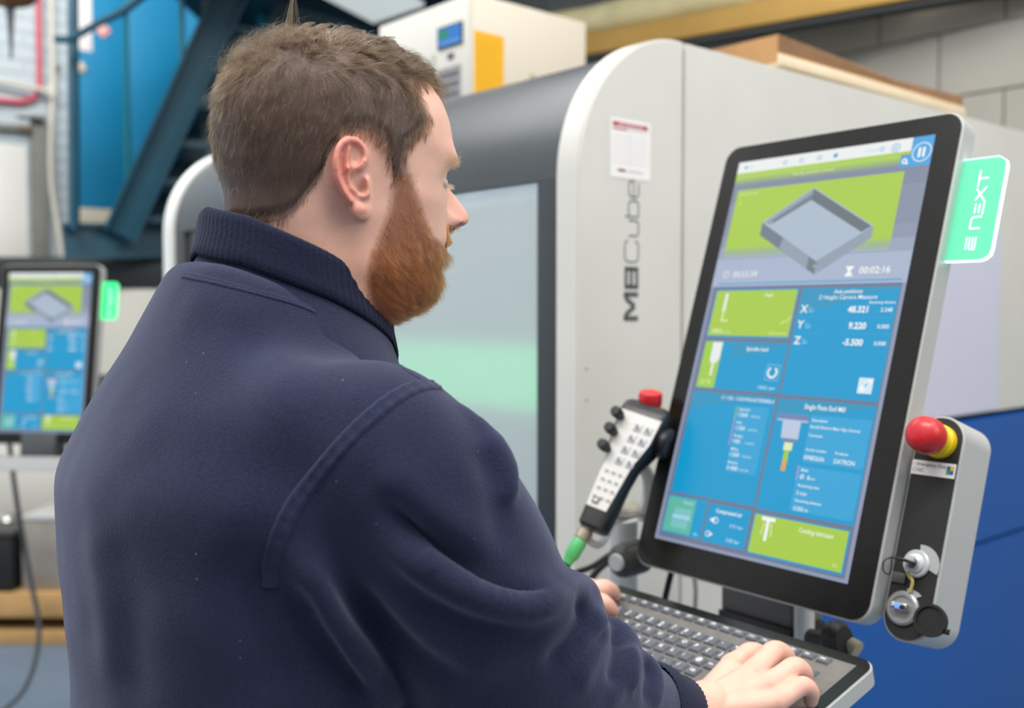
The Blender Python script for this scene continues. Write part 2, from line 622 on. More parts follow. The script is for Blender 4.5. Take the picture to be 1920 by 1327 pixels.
# ---------------------------------------------------------------- control monitor
MU = Vector((0.6154, -0.7882, 0))
MV = Vector((0.2444, 0.1908, 0.9507)).normalized()
MB = MV.cross(MU).normalized() * -1
MB = (MU.cross(MV)).normalized() * -1            # pointing away from the viewer of the screen
MB = Vector((0.74935, 0.58509, -0.31006))
MROTM = basis(MU, MB, MV)
MT = Vector((0.30893, 1.46747, 0.23461 + CAM_H))  # top left corner of the bezel
W_M, H_M = 0.35336, 0.60
MORG = MT + MU * (W_M / 2) - MV * H_M


def em(name, col, s=1.0):
    return mat('screen_' + name, '#050505', 0.3, emis=col, estr=s)


E_white = em('white', '#f2f3f2')
E_soft = em('soft_white', '#cfe6f2')
E_dim = em('dim_white', '#9fd2ec')
E_hdr = em('header', '#e6eae8')
E_lime = em('lime', '#a6c944')
E_lime2 = em('lime_low', '#9fcb45')
E_limet = em('lime_text', '#dcebb0')
E_blue = em('blue', '#0898cc')
E_blue2 = em('blue_light', '#34a2d4')
E_blue3 = em('blue_top', '#2c94be')
E_grey = em('page_grey', '#8f97ac')
E_gap = em('gap_grey', '#6c7690')
E_cyan = em('cyan_line', '#2f9fd2')
E_pause = em('pause_blue', '#3f9fdb')
E_tray = em('tray_light', '#a9b8c8')
E_tray2 = em('tray_side', '#8f9cac')
E_tray3 = em('tray_dark', '#666f78')
E_tray4 = em('tray_front_dark', '#6f7a88')
E_teal = em('teal', '#5fb7a4')
E_steel = em('tool_grey', '#b9c6dc')
E_steeld = em('tool_dark', '#6f84b4')
E_or = em('orange', '#e0a040')
E_pink = em('pink', '#c08ac8')


def screen_page(F):
    """the job page of the controller; s, t in millimetres from the top left of the lit area (292 x 534)"""
    k = 0.001
    R = lambda a, b, c, d, m, L=1: F.rect(a * k, b * k, c * k, d * k, m, L)
    T = lambda s, x, y, z, m, al='LEFT', b=0.0, sx=1.0, L=4: F.text(s, x * k, y * k, z * k * 1.38, m, L, al, b, sx)
    P = lambda pts, m, L=2: F.poly([(a * k, b * k) for a, b in pts], m, L)
    Ln = lambda pts, w, m, L=3: F.line([(a * k, b * k) for a, b in pts], w * k, m, L)
    # page ground in bands, as the page's own picture shades from slate to pale
    bands = [(0, 60, '#7d869c'), (60, 110, '#848da3'), (110, 128, '#8b94ab'), (128, 145, '#97a1b8'), (145, 184, '#a6b2ca'), (184, 534, '#8d96b0')]
    for a, b, c in bands:
        R(0, a, 291.7, b, em('band' + c[1:], c), 0)
    R(5, 184, 287, 530, E_gap, 1)
    R(0, 0, 264, 17, E_hdr)
    R(0, 17, 264, 21, E_lime)
    for i in range(7):
        c = ['#abd054', '#a6c95a', '#a0c062', '#9ab66c', '#94ac78', '#8d9f84', '#86938f'][i]
        R(0, 21 + i * 2, 252, 23 + i * 2, em('fade' + c[1:], c))
    T('Nesting operation started', 128, 30, 4.4, E_limet, 'CENTER')
    T('4 Job', 16, 11, 4, E_dim)
    for x in (80, 106, 134, 158, 224):
        F.ring(x * k, 0.0095, 0.0022, 0.0032, E_pause, 2)
    R(156, 7, 161, 12, E_cyan, 2)
    R(12, 7, 16, 11, E_cyan, 2)
    T('12:44:50', 200, 12, 4, E_dim)
    F.ring(0.243, 0.0105, 0.0048, 0.0058, E_blue2, 2)
    F.ring(0.243, 0.0105, 0.0015, 0.0025, E_blue2, 2)
    R(264, 0, 291.7, 37.5, E_pause, 2)
    R(252, 23, 265, 37.5, E_pause, 2)
    F.ring(0.2785, 0.0205, 0.0112, 0.0124, E_white, 3)
    R(274, 14.5, 277.2, 27, E_white, 3)
    R(279.6, 14.5, 282.8, 27, E_white, 3)
    F.ring(0.258, 0.030, 0.0018, 0.0036, E_white, 3)
    R(259.5, 31.5, 263, 34, E_white, 3)
    # camera picture of the milled tray on the lime ground
    P([(9, 43), (261, 43), (261, 128), (9, 128)], E_lime, 1)
    for i in range(6):
        c = ['#a4c06a', '#9dba78', '#99b486', '#98b094', '#9aaea2', '#9fb0b4'][i]
        R(9, 128 + i * 2.5, 261, 130.6 + i * 2.5, em('foot' + c[1:], c))
    T('Model camera', 14, 51, 4, E_limet)
    T('1', 14, 58, 4, E_limet)
    T('mm', 14, 64, 3.4, E_limet)
    P([(135.3, 50.7), (233.8, 110.5), (163.6, 158), (63.8, 94)], E_tray, 3)
    P([(135.3, 52.5), (231, 110.8), (218.8, 117.7), (135.6, 68.4)], E_tray3, 4)
    P([(135.3, 52.5), (135.6, 68.4), (77.5, 98.5), (67.5, 94)], E_tray2, 4)
    P([(135.5, 60), (135.6, 68.4), (82, 96.5), (80, 92)], E_tray4, 5)
    P([(233.8, 110.5), (234.4, 126), (165, 170), (163.6, 152)], E_tray2, 4)
    P([(63.8, 94), (163.6, 154), (163.6, 171.1), (64.2, 112.1)], E_tray4, 4)
    P([(104, 118), (150, 146), (150, 163), (100, 133)], E_tray2, 5)
    P([(146, 141), (163, 152), (182, 141), (166, 132)], E_tray, 6)
    R(160, 158, 163, 161, E_lime2, 7)
    R(164, 155, 167, 158, E_pause, 7)
    R(167, 160, 171, 162, E_pink, 7)
    T('00:53:34', 33, 170.8, 8.6, E_hdr, 'LEFT', 0.006)
    F.ring(0.0215, 0.1665, 0.0036, 0.0048, E_hdr, 3)
    T('00:02:16', 226.5, 171.3, 8.8, E_white, 'LEFT', 0.012)
    P([(207, 161.5), (219, 161.5), (214.6, 168), (219, 174.5), (207, 174.5), (211.4, 168)], E_white, 3)
    R(9.8, 179.2, 285.3, 181, E_cyan, 2)

    def tile(a, b, c, d, col=E_blue):
        R(a, b, c, d, col, 2)
    # feed tile
    tile(11, 188.5, 145.5, 255.5)
    R(12.5, 190, 144, 253, E_lime, 3)
    R(29, 194, 33.5, 219, E_hdr, 5)
    R(30, 219, 32.5, 232, E_limet, 5)
    R(29, 231, 42, 233, E_limet, 5)
    T('Feed', 100.6, 199, 4.6, E_white, 'CENTER', 0.01)
    T('3800', 18, 249.6, 6.2, E_limet, 'LEFT', 0.01)
    T('mm/min', 35, 249.6, 3.6, E_limet)
    T('100% override', 112, 250, 3.4, E_limet)
    Ln([(128, 237), (133, 232), (137, 233), (142, 226)], 1.1, E_limet, 5)
    # axis tile
    tile(150.5, 188.5, 285.3, 327.3)
    P([(150.5, 188.5), (285.3, 188.5), (285.3, 190), (240, 200), (150.5, 226)], E_blue3, 3)
    T('Axis positions', 217.5, 196, 5.0, E_white, 'CENTER', 0.012)
    T('Z Height Camera Measure', 218, 203.6, 5.4, E_white, 'CENTER', 0.004)
    T('Remaining distance', 283, 209.5, 3.2, E_white, 'RIGHT', 0.01)
    for lab, v, r, y in (('X', '48.321', '2.248', 220.8), ('Y', '9.220', '0.000', 241.2), ('Z', '-5.500', '0.000', 261.8)):
        T(lab, 154.5, y, 10.4, E_white, 'LEFT', 0.02)
        T(v, 251, y - 0.4, 8.0, E_white, 'RIGHT', 0.03, 0.96)
        T(r, 281, y - 1.2, 5.0, E_white, 'RIGHT', 0.01)
        Ln([(167, y - 7), (168, y - 1), (173, y - 1)], 0.9, E_dim, 5)
        Ln([(170, y - 7), (171, y - 3), (175, y - 3)], 0.7, E_dim, 5)
        R(156, y + 6, 283, y + 6.5, E_blue2, 4)
    R(256, 300, 275, 319, E_soft, 4)
    F.ring(0.270, 0.305, 0.0, 0.0032, E_white, 5)
    F.ring(0.262, 0.313, 0.0, 0.0036, E_white, 5)
    Ln([(262, 313), (270, 305)], 1.4, E_pause, 5)
    # spindle tile
    tile(12, 261, 147.3, 326.5)
    P([(60, 261), (147.3, 261), (147.3, 263), (120, 271), (60, 284)], E_blue3, 3)
    R(12.5, 261.5, 43, 325.5, E_lime2, 3)
    R(26, 262.5, 42, 287, E_hdr, 5)
    R(27.5, 287, 39, 291, E_hdr, 5)
    R(31, 291, 34.5, 309, E_hdr, 5)
    T('Spindle load', 100.8, 272.6, 5.2, E_white, 'CENTER', 0.012)
    F.ring(0.1318, 0.3, 0.0052, 0.0078, E_white, 4, -60, 240)
    Ln([(122, 290), (142, 290), (142, 310), (122, 310), (122, 290)], 0.6, E_dim, 4)
    T('14000 rpm', 141, 322.4, 4.6, E_soft, 'RIGHT')
    T('21 %', 18, 320.5, 6.5, E_limet, 'LEFT', 0.01)
    # tool list tile
    tile(10, 331, 146.5, 469.6)
    P([(10, 331), (146.5, 331), (146.5, 333), (70, 344), (10, 356)], E_blue3, 3)
    T('17 / 1392 - C:\\DATRON.RTZF3050L.0', 144, 339.6, 4.6, E_white, 'RIGHT', 0.008, 0.84)
    R(92, 346, 139, 432, E_blue2, 3)
    R(88, 347, 89.6, 366, E_lime, 4)
    R(88, 366, 89.6, 398, E_pink, 4)
    for i, (a, b) in enumerate((('Approach', 'f 2000'), ('Feed', 'f 1000'), ('Plunging', 'f 400'), ('Milling', 'f 3500'), ('Ramping', 'R 4000'))):
        y = 352 + i * 17.3
        T(a, 93, y, 3.2, E_white, 'LEFT', 0.01)
        T(b, 93, y + 8.2, 5.2, E_white, 'LEFT', 0.006, 0.85)
        T('mm/min', 113, y + 8.0, 3.6, E_soft, 'LEFT', 0.0, 0.9)
    # active tool tile
    tile(150.3, 331.8, 285.3, 470.8)
    P([(240, 345), (285.3, 334), (285.3, 331.8), (150.3, 331.8), (150.3, 352)], E_blue3, 3)
    T('Single Flute End Mill', 218, 342.6, 6.2, E_white, 'CENTER', 0.012, 0.82)
    R(154.6, 350.6, 199.5, 358.8, E_steeld, 5)
    R(154.6, 357.6, 199.5, 359.6, E_steel, 6)
    P([(163, 359.6), (189.5, 359.6), (190, 381), (165, 381)], E_steel, 5)
    P([(165, 381), (190, 381), (186, 386), (171, 386)], E_steeld, 5)
    R(171.8, 386, 184, 395.5, E_limet, 5)
    R(174, 395.5, 181, 412, E_lime2, 5)
    R(174.4, 408, 180.6, 421, E_or, 6)
    R(202, 349.5, 283, 407, E_blue2, 3)
    R(198, 412, 283, 466, E_blue2, 3)
    T('Description', 203.5, 357, 3.4, E_white, 'LEFT', 0.01)
    T('Specially Balanced, Major Edge, Universal', 203, 365, 3.7, E_white, 'LEFT', 0.006, 0.80)
    T('Comment', 203.5, 375.5, 3.4, E_white, 'LEFT', 0.01)
    T('Article number', 203.5, 393, 3.4, E_white, 'LEFT', 0.006)
    T('00980263A', 203, 403.5, 5.4, E_white, 'LEFT', 0.006, 0.82)
    T('Producer', 244, 393.2, 3.4, E_white, 'LEFT', 0.006)
    T('DATRON', 244, 403.7, 5.6, E_white, 'LEFT', 0.006, 0.86)
    R(198, 412, 199.6, 429, E_pink, 4)
    T('Blade', 203, 418, 3.4, E_white, 'LEFT', 0.01)
    T('\u00d8  6', 203, 427, 5.4, E_white, 'LEFT', 0.01)
    T('mm', 217, 427, 3.6, E_white)
    T('Remaining time', 203, 436.5, 3.4, E_white, 'LEFT', 0.008)
    T('0 min', 203, 446.5, 5.4, E_white, 'LEFT', 0.0, 0.85)
    T('Remaining distance', 203, 454.6, 3.4, E_white, 'LEFT', 0.008)
    T('0.000 m', 203, 465, 5.4, E_white, 'LEFT', 0.0, 0.85)
    # bottom tiles
    tile(8.6, 473.5, 75, 523.5)
    R(10, 475.5, 57, 521.5, E_teal, 3)
    T('Vacuum', 44, 482.5, 3.8, E_soft, 'CENTER')
    for q in range(6):
        R(26 + q * 4.6, 489, 27.6 + q * 4.6, 498, E_dim, 4)
        R(24 + q * 4.6, 504, 25.6 + q * 4.6, 515, E_dim, 4)
    R(22, 498, 52, 503, E_dim, 5)
    T('On', 70, 520, 4, E_soft, 'RIGHT')
    tile(78.3, 475, 145, 524)
    T('Compressed air', 112, 485.5, 5.4, E_white, 'CENTER', 0.012, 0.86)
    P([(84, 495.5), (92, 491.5), (92, 499.5)], E_white, 4)
    F.ring(0.094, 0.4955, 0.0028, 0.0042, E_soft, 4)
    F.ring(0.086, 0.5137, 0.0026, 0.0040, E_soft, 4)
    P([(88, 510.5), (94, 513.5), (88, 517)], E_white, 4)
    T('5.91 bar', 138, 500.5, 4.6, E_soft, 'RIGHT')
    T('5.85 bar', 137, 518.5, 4.6, E_soft, 'RIGHT')
    tile(150.3, 476, 283.6, 526.5)
    R(152, 477.5, 281.5, 524, E_lime, 3)
    R(162.5, 479, 182.3, 483.5, E_white, 5)
    R(170.3, 483.5, 174.4, 507.5, E_white, 5)
    for d in (-1, 1):
        Ln([(172.4 + d * 4, 486), (172.4 + d * 9, 501)], 0.9, E_limet, 5)
        Ln([(172.4 + d * 6.5, 486), (172.4 + d * 5.5, 502)], 0.7, E_limet, 5)
    T('Cooling lubricant', 240, 489, 5.6, E_white, 'CENTER', 0.006, 0.86)
    T('On', 272, 519.5, 4, E_limet, 'CENTER')


def make_monitor(name, label, loc, rot):
    """local axes: x right, y away from the viewer, z up the screen; origin at the bottom middle of the bezel"""
    t = thing(name, label, 'monitor', loc, rot)
    f3 = lambda x, z, d: (x - W_M / 2, d, z)
    slab('housing', rr_outline(W_M, H_M, 0.024), f3, 0.0012, 0.030, M_silver2, t, bev=0.0012)
    slab('bezel_glass', [(x + 0.0022, z + 0.0022) for x, z in rr_outline(W_M - 0.0044, H_M - 0.0044, 0.022)], f3, 0.0, 0.0022, M_glassblack, t)
    slab('rear_cover', [(x + 0.03, z + 0.05) for x, z in rr_outline(W_M - 0.06, H_M - 0.10, 0.02)], f3, 0.030, 0.052, M_silver2, t, bev=0.004)
    S0, T0, SW, ST = 0.02898, 0.02716, 0.2917, 0.5342
    scr = box('screen', (S0 - W_M / 2, -0.0004, H_M - T0 - ST), (S0 - W_M / 2 + SW, 0.0003, H_M - T0), em('off', '#8d96b0'), t)
    F = Flat(lambda s, v, L: (S0 - W_M / 2 + s, -0.0006 - 0.00006 * L, H_M - T0 - v))
    screen_page(F)
    F.build('screen_page', scr)
    # lit acrylic tag on the right edge
    M_tag = bpy.data.materials.get('lit_green_acrylic')
    if M_tag is None:
        M_tag = mat('lit_green_acrylic', '#2c8a66', 0.2, emis='#7cf4c4', estr=0.74, alpha=0.82)
        MATS['tag_edge'] = mat('lit_acrylic_edge', '#ffffff', 0.3, emis='#c8ffe6', estr=2.2)
        MATS['tag_letter'] = mat('engraved_letter', '#ffffff', 0.4, emis='#d0fff0', estr=1.0)
    ot = [(0, 0), (0.052, 0), (0.058, 0.002), (0.062, 0.006), (0.063, 0.012), (0.063, 0.112), (0.061, 0.118), (0.054, 0.1225), (0, 0.1225)]
    x0, z0 = W_M / 2 - 0.012, 0.419
    g = slab('light_tag', ot, lambda x, z, d: (x0 + x, d, z0 + z), 0.014, 0.020, M_tag, t)
    bm = bmesh.new()
    rim = [(0.012, -0.0006)] + [(x + 0.0006, z - 0.0006) for x, z in ot[1:3]] + [(x + 0.0012, z) for x, z in ot[3:7]] + [(ot[7][0], ot[7][1] + 0.0008), (0.012, 0.1233)]
    for (a, b) in zip(rim, rim[1:]):
        v = [bm.verts.new(q) for q in ((x0 + a[0], 0.0138, z0 + a[1]), (x0 + b[0], 0.0138, z0 + b[1]), (x0 + b[0], 0.0202, z0 + b[1]), (x0 + a[0], 0.0202, z0 + a[1]))]
        bm.faces.new(v)
    obj('lit_edge', bm, MATS['tag_edge'], g, smooth=False)
    G = Flat(lambda s, v, L: (x0 + 0.034 + v * 1.05, 0.0134, z0 + 0.012 + s * 1.14))
    tl = MATS['tag_letter']
    k = 0.001
    Lf = lambda pts, w=1.8: G.line([(a * k, b * k) for a, b in pts], w * 0.62 * k, tl, 0)
    for q in (0, 3.4, 6.8):
        Lf([(0, 0 + q), (13, 0 + q)], 1.5)
    Lf([(0, 10), (13, 10)], 1.6)
    Lf([(0, 10), (0, 5)], 1.5)
    Lf([(22, 12), (22, 1), (32, 1), (34, 3), (34, 12)], 2.0)
    Lf([(38, 3), (48, 3)], 1.8)
    Lf([(38, 7.5), (48, 7.5)], 1.8)
    Lf([(36, 12), (50, 12), (64, 1)], 2.0)
    Lf([(52, 1), (66, 12)], 2.0)
    Lf([(66, 1.5), (84, 1.5)], 2.0)
    Lf([(75, 1.5), (75, 12)], 2.0)
    G.build('letters', g)
    return t


mon = make_monitor('control_monitor', 'tall black-bezelled touch monitor in front of the operator with lit green tag', MORG, MROTM)
FM = lambda x, y, z: MORG + MU * x + MB * y + MV * z     # monitor-local point in the world

# ---------------------------------------------------------------- emergency stop box right of the monitor
EW, EH, ED = 0.055, 0.246, 0.062
EX, EZ = 0.3560 - W_M / 2, -0.006
es = thing('emergency_stop_box', 'slim silver control box with red stop button and key switch right of the monitor', 'control box', FM(EX + EW / 2, 0.02, EZ), MROTM)
fe = lambda x, z, d: (x - EW / 2, d, z)
slab('housing', rr_outline(EW, EH, 0.0262, 12), fe, 0.001, ED, M_silver2, es, bev=0.0015)
fpan = slab('face_plate', [(x + 0.0022, z + 0.0022) for x, z in rr_outline(EW - 0.0044, EH - 0.0044, 0.024, 12)], fe, -0.0002, 0.002, M_blackm, es)
bx, bz = 0.002, EH - 0.029
lathe('button_collar', [(0, 0), (0.0185, 0), (0.0185, 0.008), (0.016, 0.010), (0.016, 0.020), (0, 0.020)], (bx, 0, bz), (0, -1, 0), M_yellow, es, 32)
lathe('stop_button', [(0, 0.018), (0.0155, 0.018), (0.0185, 0.021), (0.0200, 0.026), (0.0202, 0.034), (0.0185, 0.042), (0.0145, 0.0475), (0.008, 0.050), (0, 0.0506)], (bx, 0, bz), (0, -1, 0), M_red, es, 40)
fl = Flat(lambda s, t, L: (-EW / 2 + 0.0018 + s, -0.0008 - 0.0002 * L, 0.1945 - t))
fl.rect(0, 0, 0.0505, 0.0158, M_paper, 1)
fl.text('1.Emergency Stop', 0.002, 0.0058, 0.0052, M_ink, 2, 'LEFT', 0.004)
fl.text('CNC', 0.002, 0.0128, 0.0062, M_ink, 2, 'LEFT', 0.0)
M_lb = mat('label_logo_blue', '#2a62a8', 0.5)
M_lg = mat('label_logo_green', '#4b9a4a', 0.5)
fl.rect(0.0405, 0.0030, 0.0485, 0.0120, M_lb, 2)
fl.rect(0.0445, 0.0030, 0.0485, 0.0075, M_yellow, 3)
fl.rect(0.0405, 0.0075, 0.0445, 0.0120, M_lg, 3)
fl.build('label_strip', es)
# key switch
kx, kz = 0.001, 0.083
M_plate = mat('switch_plate_grey', '#a9abab', 0.5)
bm = bmesh.new()
pie = [(0, 0)] + [(0.021 * math.cos(math.radians(a)), 0.021 * math.sin(math.radians(a))) for a in range(-20, 101, 10)]
bm_prism(bm, [(kx + 0.004 + a, -0.0012, kz + b) for a, b in pie], [(kx + 0.004 + a, 0, kz + b) for a, b in pie])
obj('switch_plate', bm, M_plate, es)
ks = lathe('key_switch', [(0, 0), (0.0148, 0), (0.0148, 0.003), (0.0135, 0.0045), (0.0105, 0.0045), (0.0100, 0.007), (0.0085, 0.008), (0, 0.008)], (kx, 0, kz), (0, -1, 0), mat('switch_ring_white', '#c9cccb', 0.3, 0.3), es, 32)
lathe('lock_core', [(0, 0.007), (0.0068, 0.007), (0.0064, 0.012), (0, 0.0125)], (kx, 0, kz), (0, -1, 0), M_chrome, ks, 24)
bm = bmesh.new()
bm_box(bm, (-0.012, -0.030, kz - 0.0013), (0.003, -0.010, kz + 0.0013), 0.0005)
bm_tube(bm, smooth_path([(-0.012, -0.030, kz), (-0.017, -0.034, kz - 0.006), (-0.018, -0.030, kz - 0.016), (-0.012, -0.028, kz - 0.018), (-0.010, -0.030, kz - 0.008), (-0.012, -0.031, kz)], 4), 0.0008, 6)
obj('key', bm, mat('key_dark_metal', '#4b4842', 0.35, 0.8), es)
bm = bmesh.new()
bm_box(bm, (-0.024, -0.0028, kz - 0.024), (-0.008, -0.0008, kz - 0.013), 0.0004)
obj('key_fob', bm, mat('fob_grey', '#5b5a56', 0.4, 0.4), es)
# usb port with hanging cover
ux, uz = -0.005, 0.034
us = lathe('usb_socket', [(0, 0), (0.0182, 0), (0.0182, 0.003), (0.016, 0.005), (0.013, 0.005), (0.0125, 0.003), (0, 0.003)], (ux, 0, uz), (0, -1, 0), mat('socket_grey', '#a5a6a4', 0.35, 0.5), es, 32)
box('usb_plug', (ux - 0.009, -0.011, uz - 0.0025), (ux + 0.009, -0.003, uz + 0.0045), M_chrome, us, 0.0008)
box('usb_light', (ux - 0.004, -0.0113, uz - 0.0012), (ux + 0.001, -0.0108, uz + 0.0035), mat('usb_led', '#3060ff', 0.4, emis='#4f86ff', estr=1.6), us)
bm = bmesh.new()
bm_tube(bm, smooth_path([(ux + 0.004, -0.003, uz + 0.042), (ux + 0.000, -0.004, uz + 0.036), (ux + 0.007, -0.005, uz + 0.030), (ux + 0.006, -0.004, uz + 0.018)], 4), 0.0018, 6)
obj('yellow_tie', bm, mat('tie_ochre', '#b9a85e', 0.6), es)
bm = bmesh.new()
pie = [(0, 0.010)] + [(0.0215 * math.cos(math.radians(a)), 0.0215 * math.sin(math.radians(a))) for a in range(50, 101, 10)]
bm_prism(bm, [(ux + 0.004 + a, -0.0012, uz + b) for a, b in pie], [(ux + 0.004 + a, 0, uz + b) for a, b in pie])
obj('switch_plate', bm, M_plate, es)
cx_, cz_ = 0.0305, 0.0285
cap = lathe('socket_cover', [(0, 0.002), (0.0135, 0.002), (0.0140, 0.0045), (0.0170, 0.0045), (0.0172, 0.001), (0.0165, -0.003), (0, -0.003)], (cx_, -0.006, cz_), (0.10, -1, 0.05), M_black, es, 32)
box('cover_strap', (ux + 0.012, -0.0035, uz - 0.004), (cx_ - 0.012, -0.0015, uz + 0.003), M_black, es, 0.0008)
box('cover_tab', (cx_ + 0.015, -0.0075, cz_ - 0.010), (cx_ + 0.021, -0.0045, cz_ - 0.004), M_black, es, 0.0006)

# ---------------------------------------------------------------- keyboard shelf under the monitor
KU = Vector((0.617, -0.787, 0)).normalized()
KW = Vector((-0.787, -0.617, -0.28)).normalized()
KN = KW.cross(KU).normalized()
KO = Vector((0.13631, 1.34087, CAM_H - 0.36))
KWID, KDEP = 0.392, 0.176
KROT = basis(KU, -KW, KN)
KLOC = KO + KU * (KWID / 2) + KW * (KDEP / 2) - KN * 0.02
kb = thing('keyboard', 'dark grey built-in keyboard in a silver edged tray below the monitor', 'keyboard', KLOC, KROT)
fk = lambda a, b, d: (a - KWID / 2, KDEP / 2 - b, 0.02 + d)
slab('tray', rr_outline(KWID, KDEP, 0.020), fk, -0.020, -0.0012, M_silver2, kb, bev=0.001)
slab('top_plate', [(a + 0.002, b + 0.002) for a, b in rr_outline(KWID - 0.004, KDEP - 0.004, 0.018)], fk, -0.0014, 0.0, M_glassblack, kb)
M_memb = mat('key_field_grey', '#6f6b66', 0.7, noise=0.12, nscale=60)
slab('key_field', [(0.012, 0.0175), (0.376, 0.0175), (0.376, 0.148), (0.012, 0.148)], fk, -0.001, 0.0006, M_memb, kb)
M_key = mat('key_grey', '#5c6066', 0.5, noise=0.06, nscale=80)
key_cache = {}


def key_mesh(w, d):
    if (w, d) in key_cache:
        return key_cache[(w, d)]
    bm = bmesh.new()
    vs0 = [(-w / 2, -d / 2, 0), (w / 2, -d / 2, 0), (w / 2, d / 2, 0), (-w / 2, d / 2, 0)]
    g = 0.0012
    vs1 = [(x * (1 - 2 * g / w), y * (1 - 2 * g / d), 0.0026) for x, y, _ in vs0]
    bm_prism(bm, vs0, vs1)
    me = bpy.data.meshes.new('key')
    bm.to_mesh(me)
    bm.free()
    me.materials.append(M_key)
    key_cache[(w, d)] = me
    return me


LG = Flat(lambda s, t, L: fk(s, t, 0.0034))
M_leg = mat('key_legend_white', '#e9e9e9', 0.6)
krows = [
    (0.0265, 0.0260, ['Esc'] + ['F%d' % i for i in range(1, 13)] + ['Prt', 'Scr', 'Pau', 'Ins', 'Del'], 0.0110),
    (0.0545, 0.0275, list('`1234567890-=') + ['<-', None, 'Hm', '/', '*'], 0.0150),
    (0.0744, 0.0225, ['Tab'] + list('QWERTYUIOP[]') + ['#', None, '7', '8', '9'], 0.0150),
    (0.0945, 0.0236, ['Caps'] + list('ASDFGHJKL;@') + ['Ent', None, '4', '5', '6'], 0.0150),
    (0.1137, 0.0316, ['\\'] + list('ZXCVBNM,./') + ['Up', None, '1', '2', '3'], 0.0150),
    (0.1345, 0.0200, ['Ctrl', 'Fn', 'Win', 'Alt', ' ', ' ', ' ', ' ', ' ', 'Alt', 'Fn', 'Ctl', 'Lt', 'Dn', 'Rt', '0', '.'], 0.0130),
]
for b, a0, labs, dep in krows:
    for i, s in enumerate(labs):
        a = a0 + 0.01867 * i
        if s is None or a > 0.366:
            continue
        o = bpy.data.objects.new('key', key_mesh(0.0152, dep))
        C.objects.link(o)
        o.parent = kb
        o.location = fk(a, b, 0.0006)
        if s.strip():
            z = 0.0078 if len(s) == 1 else (0.0062 if len(s) == 2 else 0.0046)
            LG.text(s, a - 0.0048, b + 0.0005, z, M_leg, 0, 'LEFT', 0.03)
            if len(s) == 1 and s.isdigit():
                LG.text('!"$%^&*()'[int(s) - 1], a - 0.0045, b + 0.0055, 0.006, M_leg, 0, 'LEFT', 0.03)
LG.build('key_legends', kb)

# ---------------------------------------------------------------- handheld pendant in its holder
PA, PB = pt(1103, 986, 1.31), pt(1214, 752, 1.37)
pz = (PB - PA).normalized()
pn = Vector((-0.50, -0.86, 0.10))
pn = (pn - pz * pn.dot(pz)).normalized()
PROT = basis((-pn).cross(pz), -pn, pz)
PL = (PB - PA).length
hp = thing('handheld_pendant', 'black handheld jog control with red button and three small knobs left of the monitor', 'remote control', PA, PROT)
secs = [(0.0, 0.016, 0.004, 0.030), (0.004, 0.019, 0.001, 0.036), (0.03, 0.020, 0.0, 0.038), (0.075, 0.021, 0.0, 0.034), (0.105, 0.0235, 0.0, 0.034),
        (0.125, 0.028, 0.0, 0.042), (0.150, 0.032, 0.0, 0.052), (0.185, 0.0345, 0.0, 0.056), (0.197, 0.0335, 0.003, 0.054), (0.203, 0.029, 0.008, 0.048)]
bm = bmesh.new()
rings = []
for h, hw, ya, yb in secs:
    h = h / 0.203 * PL
    ol = rr_outline(2 * hw, yb - ya, min(0.009, (yb - ya) * 0.35), 4)
    rings.append([bm.verts.new((x - hw, ya + y, h)) for x, y in ol])
for a, b in zip(rings, rings[1:]):
    for k in range(len(a)):
        bm.faces.new((a[k], a[(k + 1) % len(a)], b[(k + 1) % len(a)], b[k]))
bm.faces.new(rings[0][::-1])
bm.faces.new(rings[-1])
obj('body', bm, mat('pendant_black', '#222325', 0.38, bump=0.05, bscale=600), hp)
M_kp = mat('keypad_foil', '#cfcdc8', 0.5)
sH = PL / 0.203
F = Flat(lambda s, t, L: (s, -0.0006 - 0.0002 * L, t * sH))
F.poly([(-0.016, 0.028), (0.014, 0.028), (0.020, 0.100), (0.0295, 0.140), (0.031, 0.180), (-0.029, 0.180), (-0.025, 0.14), (-0.019, 0.10)], M_kp, 0)
F.build('keypad', hp)
M_kc = mat('keypad_key_grey', '#8d9195', 0.5)
for r in range(4):
    for c in range(2):
        x, z = 0.0045 + c * 0.0155 - r * 0.0012, (0.160 - r * 0.0185)
        g = box('button', (x - 0.0055, -0.0022, (z - 0.0062) * sH), (x + 0.0055, -0.0004, (z + 0.0062) * sH), mat('keypad_key_pale', '#b9bbbd', 0.5), hp, 0.0008)
F = Flat(lambda s, t, L: (s, -0.0026 - 0.0002 * L, t * sH))
for r in range(4):
    for c in range(2):
        x, z = 0.0045 + c * 0.0155 - r * 0.0012, (0.160 - r * 0.0185)
        F.rect(x - 0.003, z - 0.003, x - 0.0004, z + 0.0035, mat('keypad_mark', '#55595e', 0.5), 0)
        F.rect(x + 0.0004, z - 0.0035, x + 0.003, z - 0.0008, mat('keypad_mark', '#55595e', 0.5), 0)
F.text('jog', -0.002, -0.172, 0.006, MATS['keypad_mark'], 0) if False else None
for r in range(4):
    for c in range(3):
        F.rect(-0.012 + c * 0.010, 0.083 - r * 0.0135, -0.0065 + c * 0.010, 0.0855 - r * 0.0135, M_kc, 0)
F.rect(-0.010, 0.034, -0.001, 0.043, MATS['keypad_mark'], 0)
F.rect(-0.008, 0.036, -0.003, 0.041, M_kp, 1)
F.build('keypad_marks', hp)
for k, z in enumerate((0.167, 0.141, 0.114)):
    x = -0.0235 + k * 0.0015
    lathe('knob', [(0, 0), (0.0045, 0), (0.0045, 0.006), (0.0072, 0.0065), (0.0078, 0.016), (0.0066, 0.021), (0, 0.0215)], (x, -0.0004, z * sH), (-0.25, -1, 0), M_black, hp, 18)
ax = Vector((-0.12, -0.66, 0.75)).normalized()
